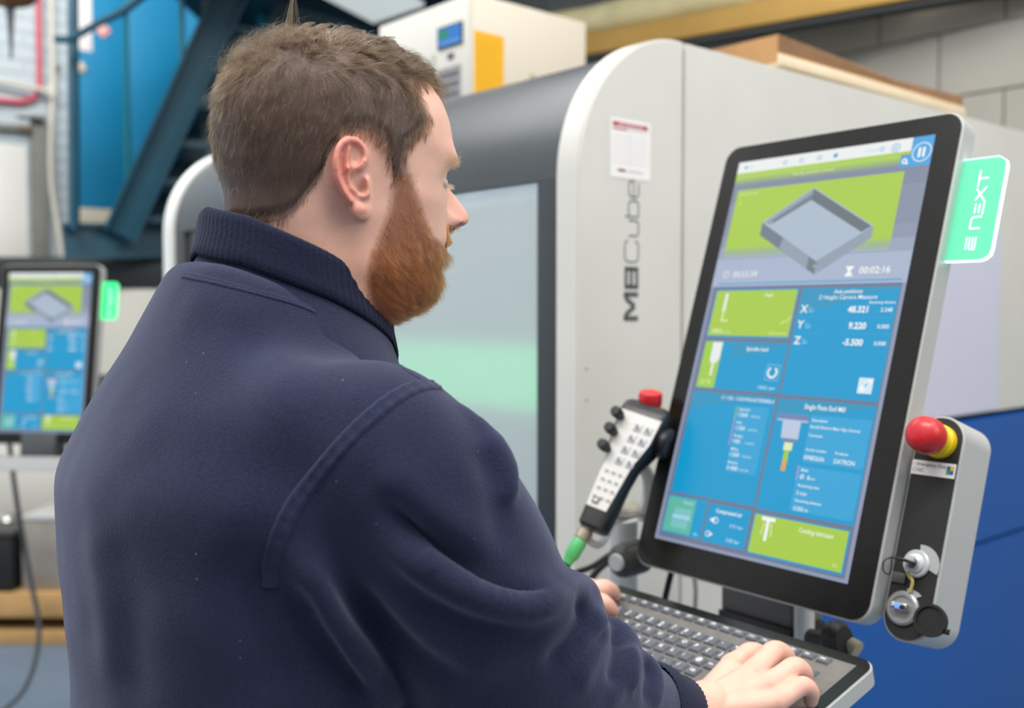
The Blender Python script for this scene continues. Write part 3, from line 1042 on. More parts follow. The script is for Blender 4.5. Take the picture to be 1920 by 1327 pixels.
o0 = Vector((-0.002, 0.026, PL - 0.003))
lathe('button_collar', [(0, 0), (0.0175, 0), (0.0175, 0.007), (0.014, 0.009), (0, 0.009)], o0, ax, M_yellow, hp, 28)
lathe('stop_button', [(0, 0.008), (0.0155, 0.008), (0.0163, 0.012), (0.0163, 0.023), (0.0150, 0.0262), (0.0105, 0.0265), (0.0090, 0.0255), (0, 0.0252)], o0, ax, M_red, hp, 28)
lathe('handwheel', [(0, 0), (0.020, 0), (0.0215, 0.003), (0.0215, 0.010), (0.019, 0.013), (0.012, 0.014), (0, 0.013)], (0.031, 0.028, 0.160 * sH), (1, 0, 0), M_black, hp, 30)
M_col = mat('connector_nickel', '#b9ad97', 0.3, 0.8)
c0 = Vector((-0.006, 0.016, 0.002))
cd = Vector((-0.10, 0.0, -1)).normalized()
lathe('connector_collar', [(0, 0), (0.0085, 0), (0.0085, 0.004), (0.0105, 0.006), (0.0105, 0.018), (0.008, 0.020), (0, 0.020)], c0, cd, M_col, hp, 20)
lathe('green_plug', [(0, 0.019), (0.0085, 0.019), (0.0098, 0.023), (0.0098, 0.044), (0.0075, 0.048), (0.0065, 0.056), (0, 0.056)], c0, cd, M_green, hp, 20)
pe = PA + (basis((-pn).cross(pz), -pn, pz) @ (c0 + cd * 0.052))
tag(tube('pendant_cable', [pe, pe + Vector((-0.012, 0.0, -0.03)), pt(1030, 1120, 1.30), pt(1030, 1190, 1.32), pt(1085, 1260, 1.40), pt(1180, 1230, 1.55)], 0.0055, M_rubber, None, 8, 6),
    'black cable hanging from the green plug of the handheld control', 'cable')

# holder of the pendant: strap, wire foot and pale paddle
ho = thing('pendant_holder', 'bent silver bracket holding the handheld control left of the monitor', 'bracket', pt(1195, 960, 1.40))
hi = Vector(ho.location)
loc = lambda p: p - hi
tube('wire_foot', [loc(p) for p in (pt(1092, 1000, 1.33), pt(1110, 1018, 1.33), pt(1126, 1020, 1.34), pt(1140, 998, 1.36), pt(1152, 978, 1.38), pt(1205, 960, 1.42))], 0.005, M_silver2, ho, 8, 4)
tube('strap', [loc(p) for p in (pt(1196, 868, 1.40), pt(1214, 890, 1.41), pt(1216, 930, 1.42), pt(1205, 962, 1.42))], 0.009, M_silver2, ho, 8, 4)
bm = bmesh.new()
q = pt(1172, 953, 1.39) - hi
bm_lathe(bm, [(0, -0.007), (0.014, -0.007), (0.017, -0.004), (0.017, 0.004), (0.014, 0.007), (0, 0.007)], q, (0.1, -0.3, 1), 20)
for v in bm.verts:
    v.co.x = q.x + (v.co.x - q.x) * 1.15
obj('paddle', bm, mat('paddle_ivory', '#d8d3bd', 0.5), ho)
tube('stem', [loc(p) for p in (pt(1205, 962, 1.42), pt(1230, 975, 1.46), pt(1240, 1010, 1.50))], 0.012, M_silver2, ho, 10, 3)

# ---------------------------------------------------------------- support arm under and behind the monitor
sa = thing('support_arm', 'grey swivel arm with dark round joint carrying monitor and keyboard', 'arm', pt(1210, 1200, 1.55))
si = Vector(sa.location)
L = lambda p: p - si
k0 = pt(1172, 1050, 1.40)
bm = bmesh.new()
bm_lathe(bm, [(0, 0), (0.015, 0), (0.022, 0.006), (0.024, 0.016), (0.024, 0.05), (0, 0.05)], L(k0 + Vector((-0.012, -0.012, 0))), (0.70, 0.70, 0), 24)
obj('joint', bm, mat('joint_dark', '#3a3936', 0.4), sa)
lathe('joint_cap', [(0, 0.0), (0.011, 0.0), (0.0125, 0.003), (0.0125, 0.006), (0, 0.006)], L(k0 + Vector((-0.0155, -0.0155, 0))), (0.70, 0.70, 0), M_silver2, sa, 20)
tube('post', [L(pt(1170, 972, 1.47)), L(pt(1170, 1300, 1.50))], 0.020, M_silver2, sa, 20)
tube('post', [L(pt(1508, 1100, 1.32)), L(pt(1508, 1290, 1.32))], 0.013, mat('post_pale', '#c9c7c0', 0.5), sa, 16)
bm = bmesh.new()
bm_box(bm, (-0.10, -0.02, -0.035), (0.02, 0.05, 0.055), 0.004)
o = obj('joint_box', bm, mat('joint_box_mauve', '#6d6661', 0.5), sa)
o.matrix_local = Matrix.Translation(L(pt(1478, 1120, 1.36))) @ basis(MU, Vector((0.787, 0.617, 0)), (0, 0, 1)).to_4x4()
bm = bmesh.new()
bm_box(bm, (-0.10, -0.026, -0.062), (0.024, 0.05, -0.034), 0.002)
o = obj('joint_slot', bm, M_black, sa)
o.matrix_local = Matrix.Translation(L(pt(1478, 1120, 1.36))) @ basis(MU, Vector((0.787, 0.617, 0)), (0, 0, 1)).to_4x4()
tube('cross_beam', [L(FM(0, 0.05, 0.16)), L(FM(0.0, 0.17, 0.15)), L(pt(1420, 1060, 1.60)), L(pt(1420, 1300, 1.66))], 0.022, M_silver2, sa, 16, 3)
lathe('clamp_knob', [(0, 0), (0.018, 0), (0.024, 0.006), (0.024, 0.016), (0.017, 0.022), (0, 0.023)], L(pt(1556, 1202, 1.20)), (0.55, -0.75, 0.25), M_black, sa, 24)
lathe('clamp_foot', [(0, 0), (0.010, 0), (0.011, 0.012), (0, 0.014)], L(pt(1592, 1208, 1.19)), (0.5, -0.6, -0.3), mat('clamp_beige', '#a99f88', 0.6), sa, 16)
tube('arm_rail', [L(pt(1520, 1196, 1.25)), L(pt(1560, 1206, 1.22)), L(pt(1588, 1216, 1.20))], 0.012, M_black, sa, 12)
for i, pth in enumerate(((pt(1262, 1060, 1.42), pt(1252, 1100, 1.42), pt(1243, 1140, 1.44)),)):
    tube('cable', [L(p) for p in pth], 0.0045, M_rubber, sa, 8, 4)
for nm, pth, r, lab in (('hose', (pt(1150, 1035, 1.52), pt(1110, 1062, 1.50), pt(1072, 1080, 1.48), pt(1050, 1130, 1.46), pt(1060, 1250, 1.5)), 0.0045, 'thin black hose curving down beside the dark joint, upper of two'),
                        ('hose', (pt(1155, 1045, 1.54), pt(1128, 1062, 1.53), pt(1105, 1092, 1.52), pt(1095, 1140, 1.52), pt(1110, 1250, 1.54)), 0.0055, 'thicker black hose curving down beside the dark joint, lower of two')):
    tag(tube(nm, pth, r, M_rubber, None, 8, 6), lab, 'hose')
tag(tube('cable', (pt(1300, 1070, 1.72), pt(1304, 1100, 1.72), pt(1304, 1125, 1.72), pt(1300, 1200, 1.73)), 0.0035, mat('cable_grey', '#6f716c', 0.6), None, 8, 6), 'thin grey cable running down the machine side under the monitor', 'cable')

# ---------------------------------------------------------------- cream control cabinet standing on the machine
CB = Vector((-0.10, 2.60, 1.910))
cb = thing('control_cabinet', 'cream control cabinet with yellow notice standing on the machine roof', 'cabinet', CB, MROT)
cw, cd_, ch = 0.41, 0.41, 0.345
box('housing', (0, 0, 0.012), (cw, cd_, ch), M_beige, cb, 0.005)
box('front_door', (-0.008, 0.006, 0.014), (0.0, cd_ - 0.006, ch - 0.004), M_beige2, cb, 0.003)
for x in (0.03, cw - 0.06):
    for y in (0.03, cd_ - 0.06):
        box('foot', (x, y, -0.004), (x + 0.03, y + 0.03, 0.012), M_black, cb)
Y_ = lambda s: s
M_notice = mat('yellow_notice', '#e6ab08', 0.6)
fl = Flat(lambda s, t, L_: (s, -0.0006 - 0.0004 * L_, t))
fl.rect(0.005, 0.055, 0.105, 0.252, M_notice, 0)
M_nd = mat('notice_print', '#d9a50c', 0.6)
for k in range(14):
    fl.rect(0.013, 0.068 + k * 0.012, 0.097 - 0.012 * (k % 3), 0.0715 + k * 0.012, M_nd, 1)
fl.build('notice', cb)
for x, z in ((0.205, 0.165), (0.305, 0.145)):
    lathe('lock', [(0, 0.003), (0.006, 0.003), (0.007, 0)], (x, 0, z), (0, -1, 0), mat('lock_brass', '#a8987c', 0.4, 0.5), cb, 12)
box('display', (-0.012, 0.028, 0.222), (-0.006, 0.130, 0.278), M_black, cb)
fl = Flat(lambda s, t, L_: (-0.0125 - 0.0003 * L_, s, t))
fl.rect(0.031, 0.226, 0.127, 0.274, em('cabinet_blue', '#2f7fd6', 0.9), 0)
fl.rect(0.085, 0.246, 0.121, 0.268, em('cabinet_green', '#1f9c6e', 0.8), 1)
for k in range(5):
    fl.rect(0.036 + k * 0.017, 0.232, 0.046 + k * 0.017, 0.237, em('cabinet_dash', '#8fc0f0', 0.9), 1)
fl.build('display_page', cb)
box('latch', (-0.012, 0.065, 0.192), (-0.007, 0.088, 0.205), M_dgrey, cb)
M_gp = mat('cabinet_panel_grey', '#97979a', 0.6, noise=0.1, nscale=60)
box('button_panel', (-0.011, 0.036, 0.060), (-0.007, 0.132, 0.172), M_gp, cb)
for r in range(4):
    for c in range(4):
        box('panel_button', (-0.0135, 0.045 + c * 0.021, 0.070 + r * 0.025), (-0.0105, 0.058 + c * 0.021, 0.084 + r * 0.025), mat('panel_button_dark', '#5f5f62', 0.6), cb)
box('vent', (-0.0115, 0.168, 0.11), (-0.007, 0.215, 0.200), mat('vent_brown', '#776b5a', 0.7), cb)
box('vent_bar', (-0.0118, 0.145, 0.085), (-0.007, 0.162, 0.215), mat('vent_bar_grey', '#b9bdb0', 0.6), cb)

# ---------------------------------------------------------------- flat carton on a pale board on the machine
BX = MCO + MROT @ Vector((0.545, 0.0, 1.9255))
bo = thing('wooden_board', 'long pale wooden board lying on the machine roof under the open carton', 'board', BX, MROT)
bm = bmesh.new()
bm_box(bm, (0.012, 0.010, 0.0), (0.80, 0.33, 0.021), 0.002)
obj('plank', bm, mat('board_pale', '#ecd8b8', 0.7, noise=0.06, nscale=10), bo)
ca = thing('open_carton', 'flat open brown cardboard tray on top of the machine at the rear edge', 'box', BX + Vector((0, 0, 0.021)), MROT)
t_ = 0.004
box('bottom', (0.012, 0.014, 0.0), (0.79, 0.33, t_), M_card, ca)
box('end_flap', (0.010, 0.014, -0.016), (0.014, 0.33, 0.036), M_card, ca)
pyobj('side_flap', [(0.014, 0.016, 0.0), (0.79, 0.016, 0.0), (0.79, 0.020, 0.028), (0.48, 0.022, 0.021), (0.40, 0.022, 0.025), (0.014, 0.014, 0.037),
                    (0.014, 0.020, 0.0), (0.79, 0.020, 0.0), (0.79, 0.024, 0.028), (0.48, 0.026, 0.021), (0.40, 0.026, 0.025), (0.014, 0.018, 0.037)],
      [(0, 1, 2, 3, 4, 5), (11, 10, 9, 8, 7, 6), (0, 6, 7, 1), (1, 7, 8, 2), (2, 8, 9, 3), (3, 9, 10, 4), (4, 10, 11, 5), (5, 11, 6, 0)], M_cardshade, ca)
box('end_flap', (0.786, 0.014, 0.0), (0.79, 0.33, 0.030), M_cardshade, ca)
box('side_flap', (0.014, 0.326, 0.0), (0.79, 0.33, 0.03), M_card, ca)

# ---------------------------------------------------------------- timber beam under the mezzanine
ba, bb = Vector((0.0, 4.42, 2.50)), Vector((1.75, 3.165, 2.50))
bd = (bb - ba).normalized()
bn = Vector((-bd.y, bd.x, 0))
tb = thing('timber_beam', 'long yellow-brown timber beam below the ceiling at the back', 'beam', ba, basis(bd, bn, (0, 0, 1)))
box('beam', (-0.2, 0, 0.0), (2.3, 0.12, 0.085), mat('beam_ochre', '#b8924a', 0.7, noise=0.1, nscale=3), tb, 0.004)
box('dark_strip', (-0.2, 0.02, -0.02), (2.3, 0.10, 0.0), mat('dark_strip_grey', '#33383a', 0.6), tb)  # dark grey strip along the underside of the beam
wr = thing('wrapped_roll', 'pale cream wrapped roll lying on the timber beam below the ceiling', 'roll', ba + Vector((0, 0, 0.085)), basis(bd, bn, (0, 0, 1)))
bm = bmesh.new()
pathp = [(x, 0.08 + 0.004 * math.sin(9 * x), 0.069 + 0.0006 * math.sin(11 * x)) for x in np.linspace(-0.15, 1.62, 34)]
bm_tube(bm, pathp, [0.066 + 0.003 * math.sin(13 * p[0]) for p in pathp], 20)
obj('wrapping', bm, mat('wrapping_cream', '#e2d6a6', 0.7, noise=0.12, nscale=8, bump=0.3, bscale=30), wr)
hk = thing('beam_clamp', 'dark rusty clamp hanging below the timber beam against the block wall', 'clamp', pt(1642, 18, 3.60))
hki = Vector(hk.location)
box('bracket', (-0.05, -0.02, 0.0), (0.04, 0.05, 0.035), M_dgrey, hk, 0.004)
lathe('bolt', [(0, -0.03), (0.014, -0.03), (0.016, -0.012), (0.008, -0.010), (0.008, 0.0), (0, 0.0)], (0.01, 0.0, 0.0), (0, 0, 1), mat('rusty_iron', '#4b4238', 0.7), hk, 12)
# white light panel of the ceiling between the beams
lp = thing('ceiling_light_panel', 'pale lit ceiling panel above the man behind the machines', 'light', (-1.35, 5.0, 3.0))
M_lpn = mat('light_panel_diffuser', '#dfe6e6', 0.5, emis='#cfd8d8', estr=0.75)
q = [pt(505, -30, 4.7), pt(735, -30, 4.4), pt(792, 14, 5.6), pt(700, 42, 6.0)]
pz_ = 3.0
corn = []
for px, py in ((500, -60), (640, -90), (795, 12), (700, 44)):
    r1 = pt(px, py, 1.0) - Vector((0, 0, CAM_H))
    s_ = (3.02 - CAM_H) / r1.z
    corn.append(r1 * s_ + Vector((0, 0, CAM_H)))
off = Vector((-1.35, 5.0, 3.0))
bm = bmesh.new()
bm_prism(bm, [c - off for c in corn], [c - off + Vector((0, 0, 0.04)) for c in corn])
obj('diffuser', bm, M_lpn, lp, smooth=False)
bm = bmesh.new()
cs = [c - off for c in corn]
ctr = sum(cs, Vector()) / 4
big = [ctr + (c - ctr) * 1.06 for c in cs]
bm_prism(bm, [c + Vector((0, 0, 0.02)) for c in big], [c + Vector((0, 0, 0.06)) for c in big])
obj('frame', bm, M_teal, lp, smooth=False)

# ---------------------------------------------------------------- left background
YW = 5.45
n3 = nl


def on_left_wall(px, py, off=0.01):
    """point on the left wall plane seen at a picture point"""
    r = pt(px, py, 1.0) - Vector((0, 0, CAM_H))
    P0 = LW + nl * off
    t = (P0.x * nl.x + P0.y * nl.y) / (r.x * nl.x + r.y * nl.y)
    return r * t + Vector((0, 0, CAM_H))


def wall_coords(p):
    return (p - LW).dot(sdir), p.z


LWROT = basis(sdir, -nl, (0, 0, 1))
bp = thing('blue_cladding', 'bright blue flat cladding covering the wall beside the stairs', 'wall panel', LW, LWROT)
s0 = wall_coords(on_left_wall(136, 200))[0]
s1 = 1.74
zb = on_left_wall(200, 392).z
sa_ = [s0, wall_coords(on_left_wall(236, 200))[0], wall_coords(on_left_wall(340, 200))[0], s1]
for a, b in zip(sa_, sa_[1:]):
    box('panel', (a + 0.004, -0.035, zb), (b - 0.004, -0.006, 3.9), M_bluewall, bp, 0.003)
    box('cover_strip', (b - 0.012, -0.042, zb), (b + 0.012, -0.03, 3.9), mat('strip_blue_green', '#1a7d97', 0.5), bp, 0.002)
kbp = box('kick_board', (s0, -0.045, zb - 0.12), (s1, -0.006, zb - 0.004), mat('kick_cream', '#cfc7b4', 0.6), bp, 0.003)


def wall_box(name, label, cat, px0, py0, px1, py1, depth, m, off=0.0, parent=None, bev=0.003):
    a = wall_coords(on_left_wall(px0, py0, off))
    b = wall_coords(on_left_wall(px1, py1, off))
    o = box(name, (min(a[0], b[0]), -off - depth, min(a[1], b[1])), (max(a[0], b[0]), -off, max(a[1], b[1])), m, None, bev)
    o.matrix_world = Matrix.Translation(LW) @ LWROT.to_4x4()
    if label:
        tag(o, label, cat)
    return o


wall_box('notice', 'blank white notice sheet fixed to the blue cladding by the post', 'sign', 146, -20, 173, 98, 0.004, M_paper, 0.036)
dm = on_left_wall(192, 56, 0.04)
bm = bmesh.new()
hd = 0.047
bm_prism(bm, [(0, -0.004, -hd), (hd, -0.004, 0), (0, -0.004, hd), (-hd, -0.004, 0)], [(0, 0, -hd), (hd, 0, 0), (0, 0, hd), (-hd, 0, 0)])
dmo = obj('hazard_diamond', bm, mat('diamond_pink', '#e79a92', 0.6), None, smooth=False)
dmo.matrix_world = Matrix.Translation(dm) @ LWROT.to_4x4()
tag(dmo, 'small pink and white diamond sign on the blue cladding under the handrail', 'sign')
fl = Flat(lambda s, t, L_: (s, -0.005, t))
for k in range(4):
    fl.rect(-0.028 + k * 0.004, -0.02 + k * 0.011, -0.004 + k * 0.008, -0.013 + k * 0.011, mat('diamond_print', '#f3e2da', 0.6), 0)
fl.build('print', dmo)
lb = lathe('push_switch', [(0, 0), (0.03, 0), (0.03, 0.012), (0.02, 0.018), (0, 0.02)], on_left_wall(150, 127, 0.036), nl, mat('switch_cream', '#d7cfba', 0.5), None, 20)
tag(lb, 'round cream push switch on the blue cladding beside the dark post', 'switch')

# door with its grey surround in the left wall
d_ = structure(wall_box('door_1', None, None, -150, 254, 53, 520, 0.02, mat('door_white', '#efece6', 0.55, noise=0.02, nscale=3), 0.006))
tr = structure(wall_box('trim_1', None, None, 55, 216, 88, 520, 0.05, mat('trim_grey', '#83847d', 0.7, noise=0.1, nscale=8), 0.008))
tr = structure(wall_box('trim_2', None, None, -150, 216, 55, 250, 0.05, MATS['trim_grey'], 0.008))
wall_box('door_closer', 'dark door closer with rusty arm above the white door', 'door closer', 30, 219, 80, 228, 0.05, mat('closer_dark', '#3b3d3c', 0.6), 0.06)
wall_box('closer_arm', 'rusty brown metal arm under the dark door closer', 'door closer', 34, 236, 58, 246, 0.02, mat('rusty_arm', '#8a6a48', 0.7), 0.06)
for py in (322, 404, 470):
    pass
# pipes on the wall
M_redp = mat('pipe_red', '#cc4f62', 0.5)
pth = [on_left_wall(73, -40, 0.04), on_left_wall(73, 60, 0.04), on_left_wall(74, 150, 0.04), on_left_wall(73, 168, 0.04), on_left_wall(64, 182, 0.04), on_left_wall(45, 190, 0.04), on_left_wall(20, 190, 0.04), on_left_wall(-60, 182, 0.04)]
tag(tube('pipe', pth, 0.0145, M_redp, None, 12, 4), 'red pipe coming down the wall and turning to the left', 'pipe')
pth = [on_left_wall(-60, 141, 0.075), on_left_wall(0, 152, 0.075), on_left_wall(94, 172, 0.075)]
tag(tube('pipe', pth, 0.014, M_cream, None, 12), 'thin cream pipe running level across the red pipe', 'pipe')
pth = [on_left_wall(95, -40, 0.06), on_left_wall(97, 60, 0.06), on_left_wall(98, 110, 0.06), on_left_wall(99, 172, 0.06), on_left_wall(95, 250, 0.06), on_left_wall(96, 340, 0.07), on_left_wall(104, 400, 0.08), on_left_wall(120, 500, 0.10), on_left_wall(124, 600, 0.10)]
pp = tube('pipe', pth, 0.0135, M_cream, None, 12, 4)
tag(pp, 'upright cream pipe on the wall corner that bends to the right lower down', 'pipe')
tag(lathe('pipe_elbow', [(0, -0.03), (0.022, -0.03), (0.022, 0.04), (0, 0.04)], on_left_wall(98, 173, 0.07), (0, 0, 1), M_cream, None, 14), 'short cream joint where the level pipe meets the upright pipe', 'pipe joint')
tag(lathe('pipe_clip', [(0, 0), (0.013, 0), (0.013, 0.02), (0, 0.02)], on_left_wall(108, 128, 0.03), nl, mat('clip_brown', '#8d8676', 0.6), None, 12), 'small brown clip on the wall right of the upright cream pipe', 'clip')
# hanging lamp top left with its dark spike
hl = thing('hanging_lantern', 'rust-brown hanging bowl with a dark pointed rod in the top left corner', 'lamp', pt(14, 8, 4.6))
lathe('bowl', [(0, -0.01), (0.05, -0.006), (0.10, 0.012), (0.13, 0.04), (0.13, 0.06), (0, 0.06)], (0, 0, 0), (0, 0, 1), mat('rust_brown', '#8a5a2a', 0.6, noise=0.2, nscale=12), hl, 24)
lathe('spike', [(0, -0.25), (0.006, -0.23), (0.012, -0.12), (0.022, 0.0), (0, 0.0)], (0.012, 0, 0), (0, 0, 1), mat('spike_dark', '#3a3d40', 0.6), hl, 12)
tube('chain', [(0, 0, 0.06), (0, 0, 0.6)], 0.006, M_dgrey, hl, 6)

# ---------------------------------------------------------------- steel staircase
st = thing('steel_staircase', 'dark teal steel staircase with round handrail rising to the right', 'staircase', pt(215, 470, 5.0) * 1.0)
sti = Vector(st.location)
L = lambda p: p - sti
tube('post', [L(pt(137, -60, 4.75)), L(pt(139, 430, 4.75))], 0.026, M_teal, st, 4)
pA, pB = pt(432, -8, 4.85), pt(226, 440, 4.85)
dv = (pA - pB).normalized()
pA = pA + dv * 0.5
nv = Vector((0.35, -0.94, 0)).normalized()
sv = dv.cross(nv).normalized()


def channel(name, a, b, wdt, dep, parent, m):
    """C-channel: web and two flanges standing proud towards the viewer"""
    d = (b - a)
    l = d.length
    d.normalize()
    nn = (nv - d * nv.dot(d)).normalized()
    s = d.cross(nn).normalized()
    bm = bmesh.new()
    bm_box(bm, (0, -wdt / 2, 0), (l, wdt / 2, 0.012))
    bm_box(bm, (0, -wdt / 2, 0.0), (l, -wdt / 2 + 0.016, dep))
    bm_box(bm, (0, wdt / 2 - 0.016, 0.0), (l, wdt / 2, dep))
    o = obj(name, bm, m, parent, smooth=False)
    o.matrix_local = Matrix.Translation(L(a)) @ basis(d, s, nn).to_4x4()
    return o


channel('stringer', pB, pA, 0.155, 0.055, st, M_teal)
channel('stringer', pt(278, 452, 5.6), pt(278, 452, 5.6) + (pA - pB) * 1.25, 0.15, 0.05, st, M_teal)
channel('landing_beam', pt(118, 452, 4.80), pt(330, 452, 5.1), 0.165, 0.05, st, M_teal)
for k in range(10):
    p = pB + (pA - pB) * (0.05 + k * 0.115)
    bm = bmesh.new()
    bm_box(bm, (-0.02, 0.0, -0.015), (0.20, 0.85, 0.015))
    o = obj('tread', bm, M_teal, st, smooth=False)
    o.matrix_local = Matrix.Translation(L(p + Vector((0.0, 0.02, 0.0)))) @ basis(Vector((0.94, 0.35, 0)), Vector((-0.35, 0.94, 0)), (0, 0, 1)).to_4x4()
hr = [pt(103, 73, 4.62), pt(118, 74, 4.62), pt(138, 70, 4.62), pt(180, 46, 4.62), pt(232, 20, 4.62), pt(262, -2, 4.62), pt(340, -60, 4.62)]
tube('handrail', [L(p) for p in hr], 0.017, M_teal, st, 12, 3)
tube('baluster', [L(pt(235, 18, 4.63)), L(pt(238, 340, 4.80))], 0.008, mat('baluster_green', '#1b6f74', 0.5), st, 8)
tube('baluster', [L(pt(339, -60, 4.66)), L(pt(342, 110, 4.80))], 0.012, mat('baluster_grey_green', '#3c7f8c', 0.5), st, 8)
tube('post', [L(pt(388, -60, 5.3)), L(pt(390, 300, 5.3))], 0.03, mat('post_brown_grey', '#6a7274', 0.6), st, 4)
tube('post', [L(pt(500, -60, 5.3)), L(pt(500, 110, 5.3))], 0.055, mat('post_bright_teal', '#127f98', 0.5), st, 4)
# mezzanine edge beam behind the head
eb = thing('mezzanine_beam', 'dark steel beam across below the pale ceiling panel', 'beam', pt(600, 60, 5.2))
L2 = lambda p: p - Vector(eb.location)
bm = bmesh.new()
a, b = L2(pt(505, 25, 5.2)), L2(pt(720, 95, 5.5))
dd = (b - a).normalized()
nn = Vector((0, -1, 0))
nn = (nn - dd * nn.dot(dd)).normalized()
s = dd.cross(nn)
M4 = Matrix.Translation(a) @ basis(dd, s, nn).to_4x4()
bm_box(bm, (0, -0.07, -0.05), ((b - a).length, 0.03, 0.03))
o = obj('web', bm, mat('beam_dark_teal', '#0c3440', 0.6), eb, smooth=False)
o.matrix_local = M4
bm = bmesh.new()
bm_box(bm, (0, 0.03, -0.05), ((b - a).length, 0.045, 0.05))
o = obj('flange', bm, M_teal, eb, smooth=False)
o.matrix_local = M4

# ---------------------------------------------------------------- second machine at the left, behind its own monitor
M2R = basis((0.995, 0.10, 0), (-0.10, 0.995, 0), (0, 0, 1))
m2 = thing('second_milling_machine', 'pale grey machine at the left edge behind the small monitor', 'machine', (-2.95, 4.90, 0), M2R)
box('body', (0.0, 0.0, 0.10), (1.85, 0.38, 1.564), mat('second_machine_grey', '#bcbab0', 0.5, noise=0.03, nscale=4), m2, 0.03)
box('hood', (0.05, 0.03, 1.564), (1.80, 0.36, 1.72), mat('second_machine_dark', '#23292b', 0.5), m2, 0.02)
box('lower_door', (0.12, -0.02, 0.40), (1.30, 0.0, 1.00), mat('second_machine_cream', '#dedcd4', 0.5), m2, 0.006)
box('vent', (0.70, -0.028, 0.70), (0.77, -0.019, 0.81), mat('vent_grey_blue', '#8f9496', 0.6), m2, 0.002)
for k in range(4):
    box('vent_slat', (0.707, -0.034, 0.712 + k * 0.024), (0.763, -0.027, 0.722 + k * 0.024), M_dgrey, m2)
box('plinth', (0.05, 0.04, 0.0), (1.80, 0.36, 0.10), M_black, m2)

R2 = Matrix.Rotation(math.radians(-1.5 + 52.0), 3, 'Z')
mr2 = R2 @ MROTM
# the copy of the monitor, turned to face the camera
mon2 = copy_tree(mon)
yaw2 = 0.10
u2 = Vector((math.cos(yaw2), -math.sin(yaw2), 0))
b2 = Vector((math.sin(yaw2), math.cos(yaw2), 0))
tl2 = 0.16
v2 = b2 * math.sin(tl2) + Vector((0, 0, 1)) * math.cos(tl2)
ROT2 = basis(u2, b2 * math.cos(tl2) - Vector((0, 0, 1)) * math.sin(tl2), v2)
o2 = pt(4, 497, 3.44) + u2 * (W_M / 2) - v2 * H_M
mon2.matrix_world = Matrix.Translation(o2) @ ROT2.to_4x4()
for ch in list(mon2.children):
    if ch.name.startswith('light_tag'):
        ch.data = ch.data.copy()
        ch.data.materials[0] = mat('lit_green_acrylic_deep', '#20d870', 0.2, emis='#22e070', estr=0.85)
        for g_ in ch.children:
            if g_.name.startswith('lit_edge'):
                g_.data = g_.data.copy()
                g_.data.materials[0] = mat('lit_acrylic_edge_soft', '#c0ffe0', 0.3, emis='#9affd8', estr=1.0)
mon2['label'] = 'smaller looking blurred monitor with green tag at the left edge behind the man'
t2 = thing('keyboard_tray', 'silver keyboard tray below the blurred monitor at the left edge', 'tray', o2 + Vector((0, -0.06, -0.045)), ROT2)
slab('tray', rr_outline(0.40, 0.17, 0.02), lambda x, z, d: (x - 0.2, 0.02 - z, d), -0.032, 0.012, M_silver2, t2, bev=0.002)
slab('top_plate', rr_outline(0.39, 0.16, 0.02), lambda x, z, d: (x - 0.195, 0.015 - z, d), 0.012, 0.014, M_glassblack, t2)
box('bracket', (-0.06, 0.03, -0.03), (0.06, 0.10, 0.09), M_dgrey, t2, 0.004)
a2 = thing('monitor_arm', 'dark arm holding the blurred left monitor to its machine', 'arm', o2 + b2 * 0.3 + Vector((0, 0, 0.1)))
tube('arm', [(0, -0.22, 0.12), (0, -0.1, 0.08), (0, 1.15, 0.05)], 0.03, M_dgrey, a2, 12)
tag(tube('cable', [pt(18, 832, 3.40), pt(26, 900, 3.42), pt(38, 980, 3.44), pt(58, 1090, 3.46), pt(73, 1170, 3.46), pt(66, 1240, 3.44), pt(40, 1300, 3.42), pt(-10, 1340, 3.40), pt(-80, 1360, 3.4)], 0.0085, mat('cable_dark_grey', '#55585a', 0.6), None, 8, 6),
    'dark grey cable hanging in a long curve below the left keyboard tray', 'cable')

# pallet with crates on the floor at the left
PX = pt(-60, 1185, 4.25)
pal = thing('pallet', 'pale timber pallet with two crates on it at the left edge', 'pallet', (-3.10, 4.38, 0))
M_pl = mat('pallet_timber', '#c39a63', 0.8, noise=0.15, nscale=7)
pbot = lambda x0, y0, z0, x1, y1, z1, nm='board': box(nm, (x0, y0, z0), (x1, y1, z1), M_pl, pal, 0.003)
PT = 0.225
for k in range(4):
    pbot(0, 0.02 + k * 0.105, PT - 0.02, 1.25, 0.10 + k * 0.105, PT)
pbot(0, 0.0, PT - 0.105, 1.25, 0.02, PT, 'edge_board')
for x in (0.0, 0.58, 1.15):
    pbot(x, 0.02, 0.06, x + 0.1, 0.40, PT - 0.02, 'block')
pbot(0, 0.0, 0.0, 1.25, 0.10, 0.06, 'bottom_board')
pbot(0, 0.30, 0.0, 1.25, 0.40, 0.06, 'bottom_board')
cr = thing('metal_crate', 'dull silver metal crate standing on the pallet at the left', 'crate', (-1.905, 4.53, PT))
bm = bmesh.new()
bm_box(bm, (-0.25, -0.10, 0), (0.20, 0.20, 0.32), 0.006)
obj('body', bm, mat('galvanised_sheet', '#a49c92', 0.45, 0.4, noise=0.15, nscale=8), cr)
box('lid', (-0.255, -0.105, 0.31), (0.205, 0.205, 0.33), M_silver2, cr, 0.004)
bk = thing('black_crate', 'black open crate with metal parts on the pallet left of the silver crate', 'crate', (-2.54, 4.50, PT))
box('body', (-0.25, -0.10, 0), (0.36, 0.25, 0.26), M_blackm, bk, 0.01)
box('rim', (-0.26, -0.11, 0.25), (0.37, 0.26, 0.275), mat('crate_rim', '#4a4a48', 0.5), bk, 0.004)
